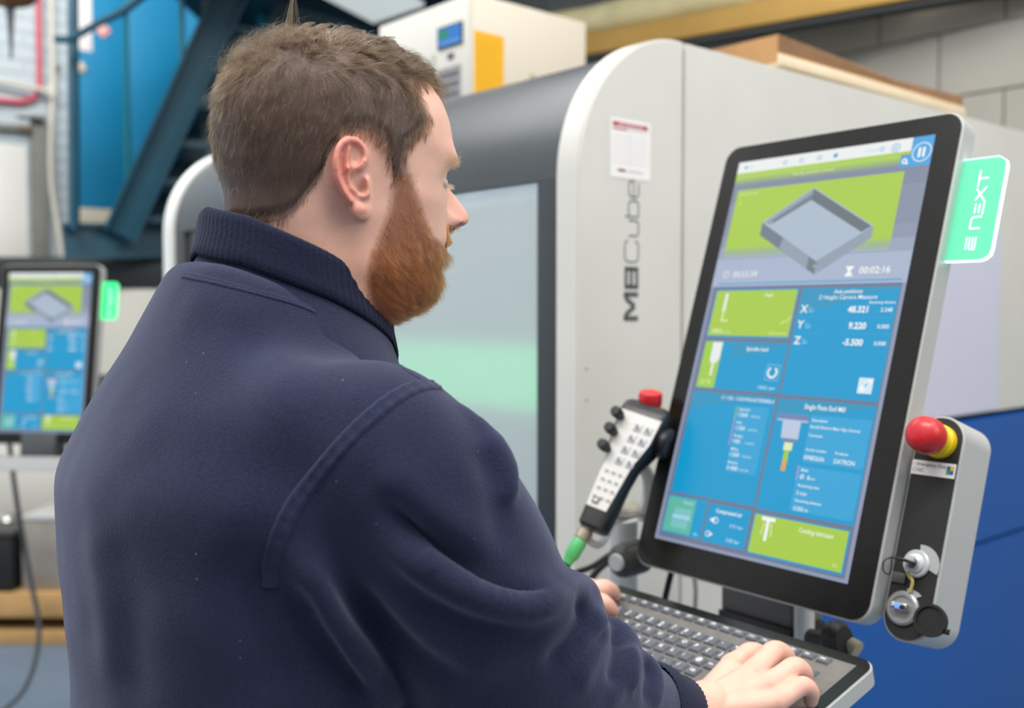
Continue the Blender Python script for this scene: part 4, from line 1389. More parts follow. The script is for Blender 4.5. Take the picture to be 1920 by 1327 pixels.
for k in range(9):
    p = Vector((-2.75 + 0.060 * k + 0.02 * random.random(), 4.50 + 0.10 * random.random(), PT + 0.275))
    g = lathe('metal_part', [(0, 0), (0.03, 0), (0.032, 0.02), (0.02, 0.035), (0, 0.04)], p, (random.random() - .5, random.random() - .5, 1.5), M_silver, None, 14)
    g['label'] = 'small shiny metal part heaped on the black crate'
    g['category'] = 'metal part'
    g['group'] = 'metal parts heaped on the black crate'

# ================================================================= the man
def np_mesh(name, V, F):
    me = bpy.data.meshes.new(name)
    me.from_pydata([tuple(map(float, v)) for v in V], [], [tuple(map(int, f)) for f in F])
    me.update()
    return me


def get_np(me):
    V = np.empty(len(me.vertices) * 3)
    me.vertices.foreach_get('co', V)
    return V.reshape(-1, 3)


def set_np(me, V):
    me.vertices.foreach_set('co', np.ascontiguousarray(V).ravel())
    me.update()


def get_nrm(me):
    V = np.empty(len(me.vertices) * 3)
    me.vertex_normals.foreach_get('vector', V)
    return V.reshape(-1, 3)


def remesh(me, vox, adapt=0.0):
    o = bpy.data.objects.new('tmp', me)
    C.objects.link(o)
    md = o.modifiers.new('r', 'REMESH')
    md.mode = 'VOXEL'
    md.voxel_size = vox
    md.adaptivity = adapt
    dg = bpy.context.evaluated_depsgraph_get()
    dg.update()
    new = bpy.data.meshes.new_from_object(o.evaluated_get(dg))
    bpy.data.objects.remove(o)
    return new


def lap_smooth(me, it=5, lam=0.5, mask=None):
    V = get_np(me)
    E = np.empty(len(me.edges) * 2, dtype=np.int64)
    me.edges.foreach_get('vertices', E)
    E = E.reshape(-1, 2)
    n = len(V)
    deg = np.bincount(E.ravel(), minlength=n).astype(float)[:, None]
    deg[deg == 0] = 1
    for k in range(it):
        for s in (lam, -lam * 0.96 if k % 2 else lam):
            acc = np.empty_like(V)
            for a in range(3):
                acc[:, a] = np.bincount(E[:, 0], V[E[:, 1], a], n) + np.bincount(E[:, 1], V[E[:, 0], a], n)
            dlt = (acc / deg - V) * s
            if mask is not None:
                dlt *= mask[:, None]
            V = V + dlt
    set_np(me, V)


def join_np(parts):
    Vs, Fs, n = [], [], 0
    for V, F in parts:
        Vs.append(np.asarray(V, float))
        Fs += [tuple(i + n for i in f) for f in F]
        n += len(V)
    return np.vstack(Vs), Fs


def grid_faces(r, c, wrap=True):
    F = []
    for i in range(r - 1):
        for j in range(c if wrap else c - 1):
            j2 = (j + 1) % c
            F.append((i * c + j, i * c + j2, (i + 1) * c + j2, (i + 1) * c + j))
    return F


def ball_tube(path, radii, seg=16, step=0.004, flat=None):
    """closed tube with rounded ends through the points, radii interpolated; flat=(axis, factor) squeezes it"""
    P = np.array([tuple(p) for p in path], float)
    d = np.r_[0, np.cumsum(np.linalg.norm(np.diff(P, axis=0), axis=1))]
    n = max(4, int(d[-1] / step))
    t = np.linspace(0, d[-1], n)
    # smooth the centre line with Catmull-Rom
    sp = [Vector(p) for p in P]
    cr = np.array([tuple(q) for q in smooth_path(sp, 10)]) if len(P) > 2 else P
    dc = np.r_[0, np.cumsum(np.linalg.norm(np.diff(cr, axis=0), axis=1))]
    X = np.stack([np.interp(t / d[-1] * dc[-1], dc, cr[:, a]) for a in range(3)], 1)
    R = np.interp(t, d, radii)
    T = np.gradient(X, axis=0)
    T /= np.linalg.norm(T, axis=1)[:, None]
    rings = []
    N = np.array(Vector(T[0]).orthogonal().normalized())
    cap0 = [(-math.cos(a), math.sin(a)) for a in np.linspace(0.25, PI / 2, 4, endpoint=False)]
    seq = [(X[0] + T[0] * c * R[0], R[0] * s, T[0]) for c, s in cap0] + [(x, r, tt) for x, r, tt in zip(X, R, T)] + \
          [(X[-1] - T[-1] * c * R[-1], R[-1] * s, T[-1]) for c, s in cap0[::-1]]
    for x, r, tt in seq:
        N = N - tt * (N @ tt)
        N /= np.linalg.norm(N)
        B = np.cross(tt, N)
        a = np.linspace(0, 2 * PI, seg, endpoint=False)
        off = np.outer(np.cos(a), N) * r + np.outer(np.sin(a), B) * r
        if flat is not None:
            ax, fct = flat
            ax = np.array(ax)
            off = off - np.outer(off @ ax, ax) * (1 - fct)
        rings.append(x + off)
    V = np.vstack(rings)
    F = grid_faces(len(rings), seg)
    F.append(tuple(range(seg))[::-1])
    F.append(tuple(range(len(V) - seg, len(V))))
    return V, F


# ---- head frame (local: x to the front, y to his left, z up, millimetres, origin between the ear holes)
H_YAW, H_PITCH, H_ROLL = math.radians(26.5), math.radians(0.8), 0.0
hd = Vector((math.cos(H_YAW) * math.cos(H_PITCH), math.sin(H_YAW) * math.cos(H_PITCH), -math.sin(H_PITCH)))
hl_ = Vector((-math.sin(H_YAW), math.cos(H_YAW), 0))
hu = hd.cross(hl_)
HO = pt(692, 352, 0.815) + hl_ * 0.073
HM = np.array([list(hd), list(hl_), list(hu)])       # rows


def h2w(L):
    return np.asarray(L, float) * 0.001 @ HM + np.array(HO)


def w2h(W):
    return (np.asarray(W, float) - np.array(HO)) @ HM.T * 1000.0


#        z     F    B     W   cx    nf   nb
HT = np.array([
    (131.0, -4, -9, 2.5, -6, 2.0, 2.0),
    (129.5, 14, -30, 18, -6, 2.0, 2.0),
    (125.0, 33, -50, 35, -7, 2.1, 2.0),
    (117.0, 52, -70, 50, -8, 2.2, 2.1),
    (104.0, 69, -88, 62, -9, 2.3, 2.2),
    (88.0, 82, -100, 70, -10, 2.4, 2.2),
    (70.0, 90, -105, 75, -12, 2.5, 2.2),
    (52.0, 94, -106, 77, -12, 2.5, 2.2),
    (38.0, 95, -105, 77, -12, 2.6, 2.2),
    (24.0, 92, -103, 76, -12, 2.6, 2.2),
    (10.0, 90, -99, 74, -12, 2.5, 2.2),
    (-5.0, 91, -96, 72, -10, 2.35, 2.2),
    (-20.0, 92, -96, 71, -8, 2.2, 2.2),
    (-35.0, 93, -95, 69, -6, 2.1, 2.2),
    (-50.0, 91, -95, 67, -5, 2.05, 2.2),
    (-65.0, 86, -95, 65, -6, 1.95, 2.2),
    (-78.0, 83, -96, 63, -9, 1.85, 2.2),
    (-88.0, 77, -98, 62, -14, 1.8, 2.2),
    (-95.0, 66, -99, 61, -20, 1.9, 2.2),
    (-101.0, 50, -101, 61, -26, 2.0, 2.2),
    (-108.0, 34, -103, 61, -30, 2.1, 2.2),
    (-125.0, 20, -108, 62, -38, 2.1, 2.2),
    (-150.0, 10, -116, 65, -48, 2.1, 2.1),
    (-180.0, 6, -126, 72, -58, 2.1, 2.1),
    (-205.0, 10, -136, 92, -62, 2.1, 2.1),
])
zz = HT[::-1, 0]


def hspl(col):
    """smooth interpolation of a table column over z"""
    y = HT[::-1, col]
    # monotone-ish cubic (Catmull-Rom tangents)
    m = np.gradient(y, zz)

    def f(z):
        i = np.clip(np.searchsorted(zz, z) - 1, 0, len(zz) - 2)
        h = zz[i + 1] - zz[i]
        t = (z - zz[i]) / h
        return (2 * t ** 3 - 3 * t ** 2 + 1) * y[i] + (t ** 3 - 2 * t ** 2 + t) * h * m[i] + (-2 * t ** 3 + 3 * t ** 2) * y[i + 1] + (t ** 3 - t ** 2) * h * m[i + 1]
    return f


rows = np.concatenate([131 - 6 * (np.linspace(0, 1, 8) ** 2), np.arange(123.5, -168, -1.7)])
NT = 300
u = np.linspace(0, 1, NT, endpoint=False)
th = 2 * PI * u - 0.42 * np.sin(2 * PI * u)            # denser at the face
FZ, BZ, WZ, CZ, NF, NB = [hspl(i)(rows)[:, None] for i in range(1, 7)]
ct, st_ = np.cos(th)[None, :], np.sin(th)[None, :]
nexp = np.where(ct > 0, NF, NB)
aF = np.where(ct > 0, FZ - CZ, CZ - BZ)
rr = (np.abs(ct / aF) ** nexp + np.abs(st_ / WZ) ** nexp) ** (-1 / nexp)
HX = CZ + rr * ct
HY = rr * st_ + 0 * HX
HZ = rows[:, None] + 0 * HX


def g2(a, s):
    return np.exp(-(a / s) ** 2)


ay = np.abs(HY)
frontw = 1 / (1 + np.exp(-(HX - 55) / 6.0))
# brow ridge, eye sockets, eyeballs with lids
HX += frontw * 4.0 * g2(HZ - 36, 8) * g2(ay - 24, 22)
HX -= frontw * 11.0 * g2(HZ - 16, 11) * g2(ay - 31, 15)
HX -= frontw * 3.0 * g2(HZ - 20, 12) * g2(ay, 12) * 0.6
HX += frontw * 8.5 * g2(np.sqrt((HZ - 15) ** 2 + (ay - 31) ** 2), 11.5)
HX -= frontw * 1.6 * g2(HZ - 24, 2.2) * g2(ay - 31, 12)       # crease of the upper lid
HX += frontw * 1.2 * g2(HZ - 11.5, 1.6) * g2(ay - 31, 10)      # lash line of the lowered lid
# nose
nz = np.array([-32, -28, -25, -22, -18, -14, -9, -3, 3, 10, 16, 22, 28, 34])
npj = np.array([0, 1.5, 5, 14, 24.5, 28, 28, 24.5, 20, 14.5, 9.5, 6, 3.0, 0])
nw = np.array([9, 10, 13, 15, 15.5, 14.5, 11.5, 9.0, 8.0, 7.2, 6.5, 6.5, 8, 9])
P_ = np.interp(HZ, nz, npj)
Wn = np.interp(HZ, nz, nw)
q = np.clip(ay / (Wn * 1.35), 0, 1)
HX += frontw * P_ * (0.5 + 0.5 * np.cos(PI * q)) ** 0.85
wing = g2(np.sqrt(((HZ + 15.5) / 7.0) ** 2 + ((ay - 14.5) / 5.5) ** 2), 1.0)
HX += frontw * 7.5 * wing
# mouth and chin (under the beard)
HX += frontw * 3.4 * g2(HZ + 33, 5) * g2(ay, 24)
HX -= frontw * 4.0 * g2(HZ + 39.5, 2.4) * g2(ay, 24)
HX += frontw * 3.8 * g2(HZ + 46, 5) * g2(ay, 20)
HX -= frontw * 4.5 * g2(HZ + 57, 5) * g2(ay, 20)
HX += frontw * 3.5 * g2(HZ + 73, 9) * g2(ay, 18)
# cheek bone, temple hollow, jaw angle
sgn = np.sign(HY)
HY += sgn * 2.2 * g2(HZ + 4, 12) * g2(HX - 52, 20)
HY -= sgn * 2.5 * g2(HZ - 30, 16) * g2(HX - 55, 16)
HY += sgn * 2.0 * g2(HZ + 62, 14) * g2(HX - 8, 22)
# hollow behind and under the ear
HY -= sgn * 5.0 * g2(HZ + 30, 22) * g2(HX + 22, 14)
Lh = np.stack([HX, HY, HZ], -1).reshape(-1, 3)
nr = len(rows)
hf = grid_faces(nr, NT)
hf.append(tuple(range(NT))[::-1])
hf.append(tuple(range((nr - 1) * NT, nr * NT)))

# ---- ear as a relief over its outline, thickened, then fused with the head
EZ_ = 0.0606 * 7.0


def ear_parts(side):
    """ear in head-local mm; outline measured on the ear itself (a forward, b up)"""
    k = 0.4247 / 7.0 * 1.0   # mm per unit
    ox, oy = 672.0, 735.0
    out = [(470, 85), (400, 97), (330, 140), (275, 205), (240, 280), (215, 370), (205, 460), (210, 560), (225, 650), (255, 735), (300, 825), (350, 905), (410, 975),
           (440, 1040), (470, 1105), (530, 1155), (610, 1172), (670, 1160), (715, 1110), (735, 1020), (740, 920), (745, 800), (745, 680), (745, 560), (740, 450), (715, 340),
           (675, 240), (620, 160), (550, 105)]
    # dense rows over b; left and right limits of the outline
    O = np.array([( (x - ox) * k * 1.10, (oy - y) * k) for x, y in out])
    A = lambda x, y: ((x - ox) * k * 1.10, (oy - y) * k)
    nb_, na_ = 96, 64
    ys = np.linspace(O[:, 1].min() + 0.25, O[:, 1].max() - 0.25, nb_)
    Oc = np.vstack([O, O[:1]])
    Gx = np.zeros((nb_, na_))
    Gy = np.zeros((nb_, na_))
    for i, y in enumerate(ys):
        xs = []
        for p, q_ in zip(Oc, Oc[1:]):
            if (p[1] - y) * (q_[1] - y) <= 0 and p[1] != q_[1]:
                xs.append(p[0] + (y - p[1]) / (q_[1] - p[1]) * (q_[0] - p[0]))
        Gx[i] = np.linspace(min(xs), max(xs), na_)
        Gy[i] = y

    def dist(pl):
        D = np.full(Gx.shape, 1e9)
        for (x0, y0), (x1, y1) in zip(pl, pl[1:]):
            dx, dy = x1 - x0, y1 - y0
            t = np.clip(((Gx - x0) * dx + (Gy - y0) * dy) / (dx * dx + dy * dy + 1e-9), 0, 1)
            D = np.minimum(D, np.hypot(Gx - x0 - t * dx, Gy - y0 - t * dy))
        return D
    pl = lambda L_: [A(*p) for p in L_]
    helix = pl([(510, 560), (590, 480), (640, 400), (650, 310), (610, 215), (530, 155), (430, 140), (340, 190), (280, 290), (255, 400), (255, 520), (275, 640), (315, 750), (375, 860), (430, 930)])
    anti = pl([(430, 250), (400, 400), (395, 540), (420, 650), (470, 750), (530, 800), (610, 860)])
    crus = pl([(400, 520), (470, 490), (560, 440), (600, 400)])
    trag = pl([(655, 640), (672, 720), (668, 830)])
    h = 1.5 + 0.0 * Gx
    h += 5.4 * np.exp(-(dist(helix) / 3.1) ** 4)
    h += 4.4 * np.exp(-(dist(anti) / 3.0) ** 2)
    h += 2.2 * np.exp(-(dist(crus) / 2.2) ** 2)
    h += 5.0 * np.exp(-(dist(trag) / 2.8) ** 2)
    cx, cy = A(520, 640)
    h -= 8.5 * np.exp(-(((Gx - cx) / 6.2) ** 2 + ((Gy - cy) / 6.8) ** 2) ** 1.5)
    cx, cy = A(575, 745)
    h -= 9.5 * np.exp(-(((Gx - cx) / 3.6) ** 2 + ((Gy - cy) / 4.6) ** 2))
    cx, cy = A(545, 340)
    h -= 3.6 * np.exp(-(((Gx - cx) / 4.6) ** 2 + ((Gy - cy) / 7.5) ** 2))
    cx, cy = A(335, 520)
    h -= 1.2 * np.exp(-(((Gx - cx) / 2.0) ** 2 + ((Gy - cy) / 14.0) ** 2))
    cx, cy = A(590, 1030)
    h += 3.6 * np.exp(-(((Gx - cx) / 8) ** 2 + ((Gy - cy) / 6) ** 2))
    # plane of the ear: rear edge stands off the head
    fl_ = math.radians(17)
    xr = Gx
    stand = (2.0 - xr * math.tan(fl_))          # more at the rear (negative a)
    top = -70.0
    front = stand + h
    thick = 5.0 + 0.10 * np.clip(xr + 22, 0, 30)
    # round the border
    edge = np.minimum(np.linspace(0, 1, na_)[None, :] + 0 * Gx, 1) * (Gx[:, -1:] - Gx[:, :1])
    e = np.minimum(edge, (Gx[:, -1:] - Gx[:, :1]) - edge)
    be = np.minimum(Gy - ys[0], ys[-1] - Gy)
    rnd = np.clip(np.minimum(e, be * 1.4) / 3.0, 0, 1)
    dome = np.sqrt(1 - (1 - rnd) ** 2)
    mid = front - thick * 0.55
    fo = mid + (front - mid) * dome
    ba_ = mid - (thick * 0.45) * dome
    VF = np.stack([xr, -(70.0 + fo) * 1.0, Gy], -1).reshape(-1, 3)
    VB = np.stack([xr, -(70.0 + ba_), Gy], -1).reshape(-1, 3)
    V = np.vstack([VF, VB])
    F = grid_faces(nb_, na_, False)
    n = nb_ * na_
    F += [tuple(i + n for i in f[::-1]) for f in grid_faces(nb_, na_, False)]
    bd_ = [j for j in range(na_)] + [i * na_ + na_ - 1 for i in range(1, nb_)] + [(nb_ - 1) * na_ + j for j in range(na_ - 2, -1, -1)] + [i * na_ for i in range(nb_ - 2, 0, -1)]
    for a, b in zip(bd_, bd_[1:] + bd_[:1]):
        F.append((b, a, a + n, b + n))
    # lean the ear back a little and place it on the side
    ang = math.radians(-2)
    x, z = V[:, 0].copy(), V[:, 2].copy()
    V[:, 0] = x * math.cos(ang) + z * math.sin(ang) - 2.0
    V[:, 2] = -x * math.sin(ang) + z * math.cos(ang) + 0.0
    # a web behind the shell that roots it in the head
    web = ball_tube([(-14, -66, 20), (-13, -64, 2), (-6, -62, -16)], [6.5, 7, 6], 14, 1.5)
    Vw = web[0]
    if side > 0:
        V = V * np.array([1, -1, 1])
        Vw = Vw * np.array([1, -1, 1])
    return (V, F), (Vw, web[1])


def make_head():
    parts = [(Lh, hf)]
    for s in (-1, 1):
        parts += list(ear_parts(s))
    V, F = join_np(parts)
    me = np_mesh('head', V, F)
    bm = bmesh.new()
    bm.from_mesh(me)
    bmesh.ops.recalc_face_normals(bm, faces=bm.faces)
    bm.to_mesh(me)
    bm.free()
    r = remesh(me, 1.15)
    lap_smooth(r, 2, 0.5)
    V = get_np(r)
    # nostrils and ear holes pressed in
    for sy in (-1, 1):
        c = np.array([106.0, sy * 8.0, -25.0])
        d = np.linalg.norm((V - c) / np.array([6.0, 4.2, 5.5]), axis=1)
        V[:, 2] += 9.0 * np.exp(-d ** 2) * (V[:, 2] < -13)
    set_np(r, V)
    return r


head_me = make_head()

# ---- masks on the head in head-local millimetres
def itp(x, xs, ys):
    return np.interp(x, xs, ys)


def soft(v, w):
    return np.clip(v / w + 0.5, 0, 1)


def hair_mask(L, w=4.0):
    x, y, z = L[:, 0], np.abs(L[:, 1]), L[:, 2]
    low = itp(x, [-115, -92, -80, -66, -56, -46, -37, -32, -24, 2, 12, 18, 21, 60], [-34, -33, -33, -31, -24, -8, 6, 18, 38, 42, 36, 22, 2, 2])
    xb = itp(z, [0, 11, 24, 41, 53, 61, 70, 79, 90, 98, 103, 112, 131], [39, 36, 33, 38, 52, 58, 54, 47, 44, 46, 62, 80, 100])
    # the forelock reaches further forward near the middle
    xb = xb + itp(y, [0, 30, 42, 56], [34, 26, 8, 0]) * soft(z - 92, 10)
    return np.minimum(soft(z - low, w), soft(xb - x, w))


def beard_mask(L, w=5.0):
    x, y, z = L[:, 0], np.abs(L[:, 1]), L[:, 2]
    xr = itp(z, [-118, -106, -101, -88, -70, -50, -30, -12, 10, 20], [34, 20, 12, 5, 1, 5, 13, 18, 20, 20])
    xf = itp(z, [-60, -46, -40, -34, -18, -2, 8, 20], [140, 105, 84, 66, 52, 45, 40, 36])
    m = np.minimum(soft(x - xr, w), soft(xf - x, w))
    m = np.minimum(m, soft(14 - z, 10))
    m = np.minimum(m, soft(z + 112, 12))
    mus = np.minimum(soft(27 - y, 6), soft(-20.5 - z, 3)) * soft(x - 78, 6)
    m = np.maximum(m, mus * soft(z + 60, 6))
    lips = soft(17 - y, 6) * np.exp(-((z + 40) / 6.0) ** 4) * soft(x - 80, 4)
    return m * (1 - lips)


# ---- hands
def kpt(px, py, h):
    """point h above the keyboard plane on the line of sight of a picture point"""
    r = pt(px, py, 1.0) - Vector((0, 0, CAM_H))
    o = KO + KN * h - Vector((0, 0, CAM_H))
    return r * (o.dot(KN) / r.dot(KN)) + Vector((0, 0, CAM_H))


def hand(wrist, fore, fingers, thumb, rw=0.026, fore_r=(0.030, 0.034)):
    """fingers: lists of (mcp, pip, dip, tip) world points; returns parts"""
    parts = []
    kn = np.array(KN)
    for i, (m, p, d, t) in enumerate(fingers):
        s = (1.0, 1.05, 1.0, 0.88)[i]
        parts.append(ball_tube([wrist + (m - wrist) * 0.15, wrist + (m - wrist) * 0.6, m], [0.016, 0.0135, 0.0118 * s], 14, 0.004))
        parts.append(ball_tube([m, m + (p - m) * 0.5, p, d, t], [0.0128 * s, 0.0110 * s, 0.0108 * s, 0.0094 * s, 0.0080 * s], 14, 0.003))
    for a, b in zip(fingers, fingers[1:]):
        mm = (a[0] + b[0]) / 2
        parts.append(ball_tube([wrist, wrist + (mm - wrist) * 0.5 - KN * 0.003, mm - KN * 0.004 - (mm - wrist) * 0.08], [0.018, 0.0150, 0.0118], 12, 0.004))
    c, m, i_, t = thumb
    parts.append(ball_tube([c, m, i_, t], [0.016, 0.0135, 0.0112, 0.0090], 14, 0.003))
    parts.append(ball_tube([c, (c + fingers[0][0]) / 2, fingers[0][0] + (wrist - fingers[0][0]) * 0.2], [0.015, 0.011, 0.008], 12, 0.004))
    w2 = wrist + (fore - wrist) * 0.5
    parts.append(ball_tube([wrist + (fingers[1][0] - wrist) * 0.2, wrist, w2, fore], [0.024, rw, (rw + fore_r[0]) / 2 + 0.001, fore_r[1]], 20, 0.005))
    return parts


WR = kpt(1303, 1338, 0.038)                                # right wrist
RH = [[kpt(1372, 1248, 0.036), kpt(1407, 1223, 0.040), kpt(1426, 1226, 0.026), kpt(1432, 1240, 0.010)],
      [kpt(1412, 1262, 0.040), kpt(1452, 1221, 0.042), kpt(1473, 1229, 0.028), kpt(1478, 1246, 0.011)],
      [kpt(1440, 1285, 0.037), kpt(1490, 1251, 0.039), kpt(1507, 1262, 0.026), kpt(1507, 1279, 0.011)],
      [kpt(1455, 1315, 0.030), kpt(1505, 1285, 0.033), kpt(1521, 1297, 0.022), kpt(1520, 1314, 0.010)]]
RT = [WR + (RH[0][0] - WR) * 0.18 - KN * 0.006, kpt(1340, 1300, 0.020), kpt(1372, 1285, 0.012), kpt(1398, 1270, 0.009)]
WL = kpt(1050, 1122, 0.040)                                # left wrist
LHn = [[kpt(1098, 1132, 0.034), kpt(1128, 1128, 0.036), kpt(1142, 1138, 0.024), kpt(1149, 1146, 0.011)],
       [kpt(1100, 1112, 0.038), kpt(1130, 1102, 0.038), kpt(1146, 1107, 0.024), kpt(1153, 1116, 0.011)],
       [kpt(1084, 1108, 0.032), kpt(1108, 1100, 0.028), kpt(1122, 1106, 0.018), kpt(1128, 1112, 0.010)],
       [kpt(1070, 1106, 0.026), kpt(1088, 1102, 0.024), kpt(1098, 1106, 0.016), kpt(1103, 1110, 0.010)]]
LT = [WL + (LHn[0][0] - WL) * 0.2 - KN * 0.006, kpt(1092, 1162, 0.022), kpt(1118, 1176, 0.016), kpt(1139, 1182, 0.012)]

# skeleton points of the clothed body
M0 = Vector((-0.21, 0.86, CAM_H))
db = Vector((0.81, 0.585, 0)).normalized()
lb = Vector((-0.585, 0.81, 0)).normalized()
UZ = Vector((0, 0, 1))
SR = M0 - lb * 0.180 - UZ * 0.107 + db * 0.020
SL = M0 + lb * 0.185 - UZ * 0.105
ER = pt(985, 1300, 0.80)
EL = Vector((-0.135, 1.11, CAM_H - 0.30))
CUFF_R = WR + (ER - WR).normalized() * 0.066
CUFF_L = WL + (EL - WL).normalized() * 0.035

bone_parts = hand(WR, ER, RH, RT) + hand(WL, EL, LHn, LT)
V, F = join_np(bone_parts)
me = np_mesh('hands', V, F)
hands_me = remesh(me, 0.0013)
lap_smooth(hands_me, 5, 0.5)

# inner body carried by the clothes: trunk, upper arms, legs (under the sweatshirt and trousers)
inner = [ball_tube([M0 + UZ * 0.02, M0 - UZ * 0.15 - db * 0.02, M0 - UZ * 0.45 - db * 0.02, M0 - UZ * 0.66], [0.06, 0.115, 0.12, 0.13], 24, 0.03),
         ball_tube([M0 - lb * 0.08 - UZ * 0.09, SR, ER], [0.045, 0.040, 0.034], 16, 0.02),
         ball_tube([M0 + lb * 0.08 - UZ * 0.09, SL, EL], [0.05, 0.052, 0.042], 16, 0.02)]
hipz = CAM_H - 0.66
feet = {}
for s_, nm in ((-1, 'r'), (1, 'l')):
    hip = Vector((M0.x, M0.y, hipz)) + lb * 0.09 * s_
    knee = Vector((hip.x, hip.y, 0.46)) + db * 0.03
    ank = Vector((hip.x, hip.y, 0.09)) - db * 0.01
    feet[nm] = (hip, knee, ank)
    inner.append(ball_tube([hip, knee, ank], [0.08, 0.055, 0.038], 16, 0.03))
    inner.append(ball_tube([ank, ank + db * 0.06 - UZ * 0.045, ank + db * 0.15 - UZ * 0.055], [0.036, 0.033, 0.026], 14, 0.02))
Vi, Fi = join_np(inner)
inner_me = remesh(np_mesh('inner', Vi, Fi), 0.012)

# one body mesh: head and neck, hands and forearms, trunk and legs
Vh = h2w(get_np(head_me))
Fh = [tuple(p.vertices) for p in head_me.polygons]
Va = get_np(hands_me)
Fa = [tuple(p.vertices) for p in hands_me.polygons]
Vb = get_np(inner_me)
Fb = [tuple(p.vertices) for p in inner_me.polygons]
V, F = join_np([(Vh, Fh), (Va, Fa), (Vb, Fb)])
person = thing('person', 'man in a navy sweatshirt with brown hair and red beard typing at the control screen', 'person', (M0.x, M0.y, 0))
PORG = np.array([M0.x, M0.y, 0.0])
body_me = np_mesh('body', V - PORG, F)
body_me.shade_smooth()
body = link(bpy.data.objects.new('body', body_me), person)

# skin tint per vertex: the skin's own colours, and shade in the ear holes
Lc = w2h(V)
col = np.tile(np.array(hexc('#ecbba6')), (len(V), 1))


def mixc(mask, h):
    global col
    c = np.array(hexc(h))
    col = col * (1 - mask[:, None]) + c * mask[:, None]


nh = len(Vh)
ishead = np.zeros(len(V), bool)
ishead[:nh] = True
x, y, z = Lc[:, 0], np.abs(Lc[:, 1]), Lc[:, 2]
sk = np.array([v for v in range(0)])
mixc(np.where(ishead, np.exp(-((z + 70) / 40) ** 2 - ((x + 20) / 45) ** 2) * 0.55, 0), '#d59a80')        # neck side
mixc(np.where(ishead, np.exp(-((x - 110) / 14) ** 2 - ((z + 14) / 11) ** 2) * 0.55, 0), '#d98a80')        # nose tip
mixc(np.where(ishead & (y > 74.5) & (x < 22) & (x > -40) & (z < 50) & (z > -35), np.clip((y - 74.5) / 6, 0, 1) * 0.75, 0), '#dd8474')   # ears
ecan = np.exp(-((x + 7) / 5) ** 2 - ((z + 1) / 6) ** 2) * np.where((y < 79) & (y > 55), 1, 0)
mixc(np.where(ishead, ecan * 0.5, 0), '#8f4a40')  # shade inside the ear hole painted into the tint
mixc(np.where(ishead, np.exp(-((z + 40) / 4.5) ** 2) * (y < 24) * (x > 80) * 0.7, 0), '#c47a70')
hm = np.clip(hair_mask(Lc, 22.0) * 1.9 - 0.75, 0, 1) * ishead
isear = (y > 70.0) & (((x + 12) / 25) ** 2 + ((z - 5) / 37) ** 2 < 1)
hm[isear] = 0
mixc(hm * 0.92, '#2a1c12')
bmk = np.clip(beard_mask(Lc, 18.0) * 1.8 - 0.6, 0, 1) * ishead
bmk[isear] = 0
mixc(bmk * 0.85, '#8a5030')
ishand = np.zeros(len(V), bool)
ishand[nh:nh + len(Va)] = True
tips = [f[k] for f in RH + LHn for k in (0, 1, 2)]
for p in tips:
    d = np.linalg.norm(V[ishand] - np.array(p), axis=1)
    m = np.zeros(len(V))
    m[ishand] = np.exp(-(d / 0.011) ** 2) * 0.35
    mixc(m, '#dd9284')
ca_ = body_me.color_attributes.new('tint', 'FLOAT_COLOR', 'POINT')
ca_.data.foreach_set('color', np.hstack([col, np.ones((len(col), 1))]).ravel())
M_skin = bpy.data.materials.new('skin')
M_skin.use_nodes = True
nt = M_skin.node_tree
b = nt.nodes['Principled BSDF']
at = nt.nodes.new('ShaderNodeAttribute')
at.attribute_name = 'tint'
tc = nt.nodes.new('ShaderNodeTexCoord')
n1 = nt.nodes.new('ShaderNodeTexNoise')
n1.inputs['Scale'].default_value = 70
n1.inputs['Detail'].default_value = 4
nt.links.new(tc.outputs['Object'], n1.inputs['Vector'])
mr = nt.nodes.new('ShaderNodeMapRange')
mr.inputs['To Min'].default_value = 0.86
mr.inputs['To Max'].default_value = 1.12
nt.links.new(n1.outputs['Fac'], mr.inputs['Value'])
vm = nt.nodes.new('ShaderNodeVectorMath')
vm.operation = 'SCALE'
nt.links.new(at.outputs['Color'], vm.inputs[0])
nt.links.new(mr.outputs['Result'], vm.inputs['Scale'])
nt.links.new(vm.outputs['Vector'], b.inputs['Base Color'])
b.inputs['Roughness'].default_value = 0.48
b.inputs['Specular IOR Level'].default_value = 0.38
b.inputs['Subsurface Weight'].default_value = 0.25
b.inputs['Subsurface Radius'].default_value = (0.008, 0.003, 0.0015)
b.inputs['Subsurface Scale'].default_value = 0.6
n2 = nt.nodes.new('ShaderNodeTexNoise')
n2.inputs['Scale'].default_value = 900
nt.links.new(tc.outputs['Object'], n2.inputs['Vector'])
bp_ = nt.nodes.new('ShaderNodeBump')
bp_.inputs['Strength'].default_value = 0.15
bp_.inputs['Distance'].default_value = 0.0006
nt.links.new(n2.outputs['Fac'], bp_.inputs['Height'])
nt.links.new(bp_.outputs['Normal'], b.inputs['Normal'])
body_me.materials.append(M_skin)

# fingernails of the right hand and left hand
M_nail = mat('nail', '#e8b9ac', 0.3)

# ---- hair strands
from mathutils import noise as mnoise


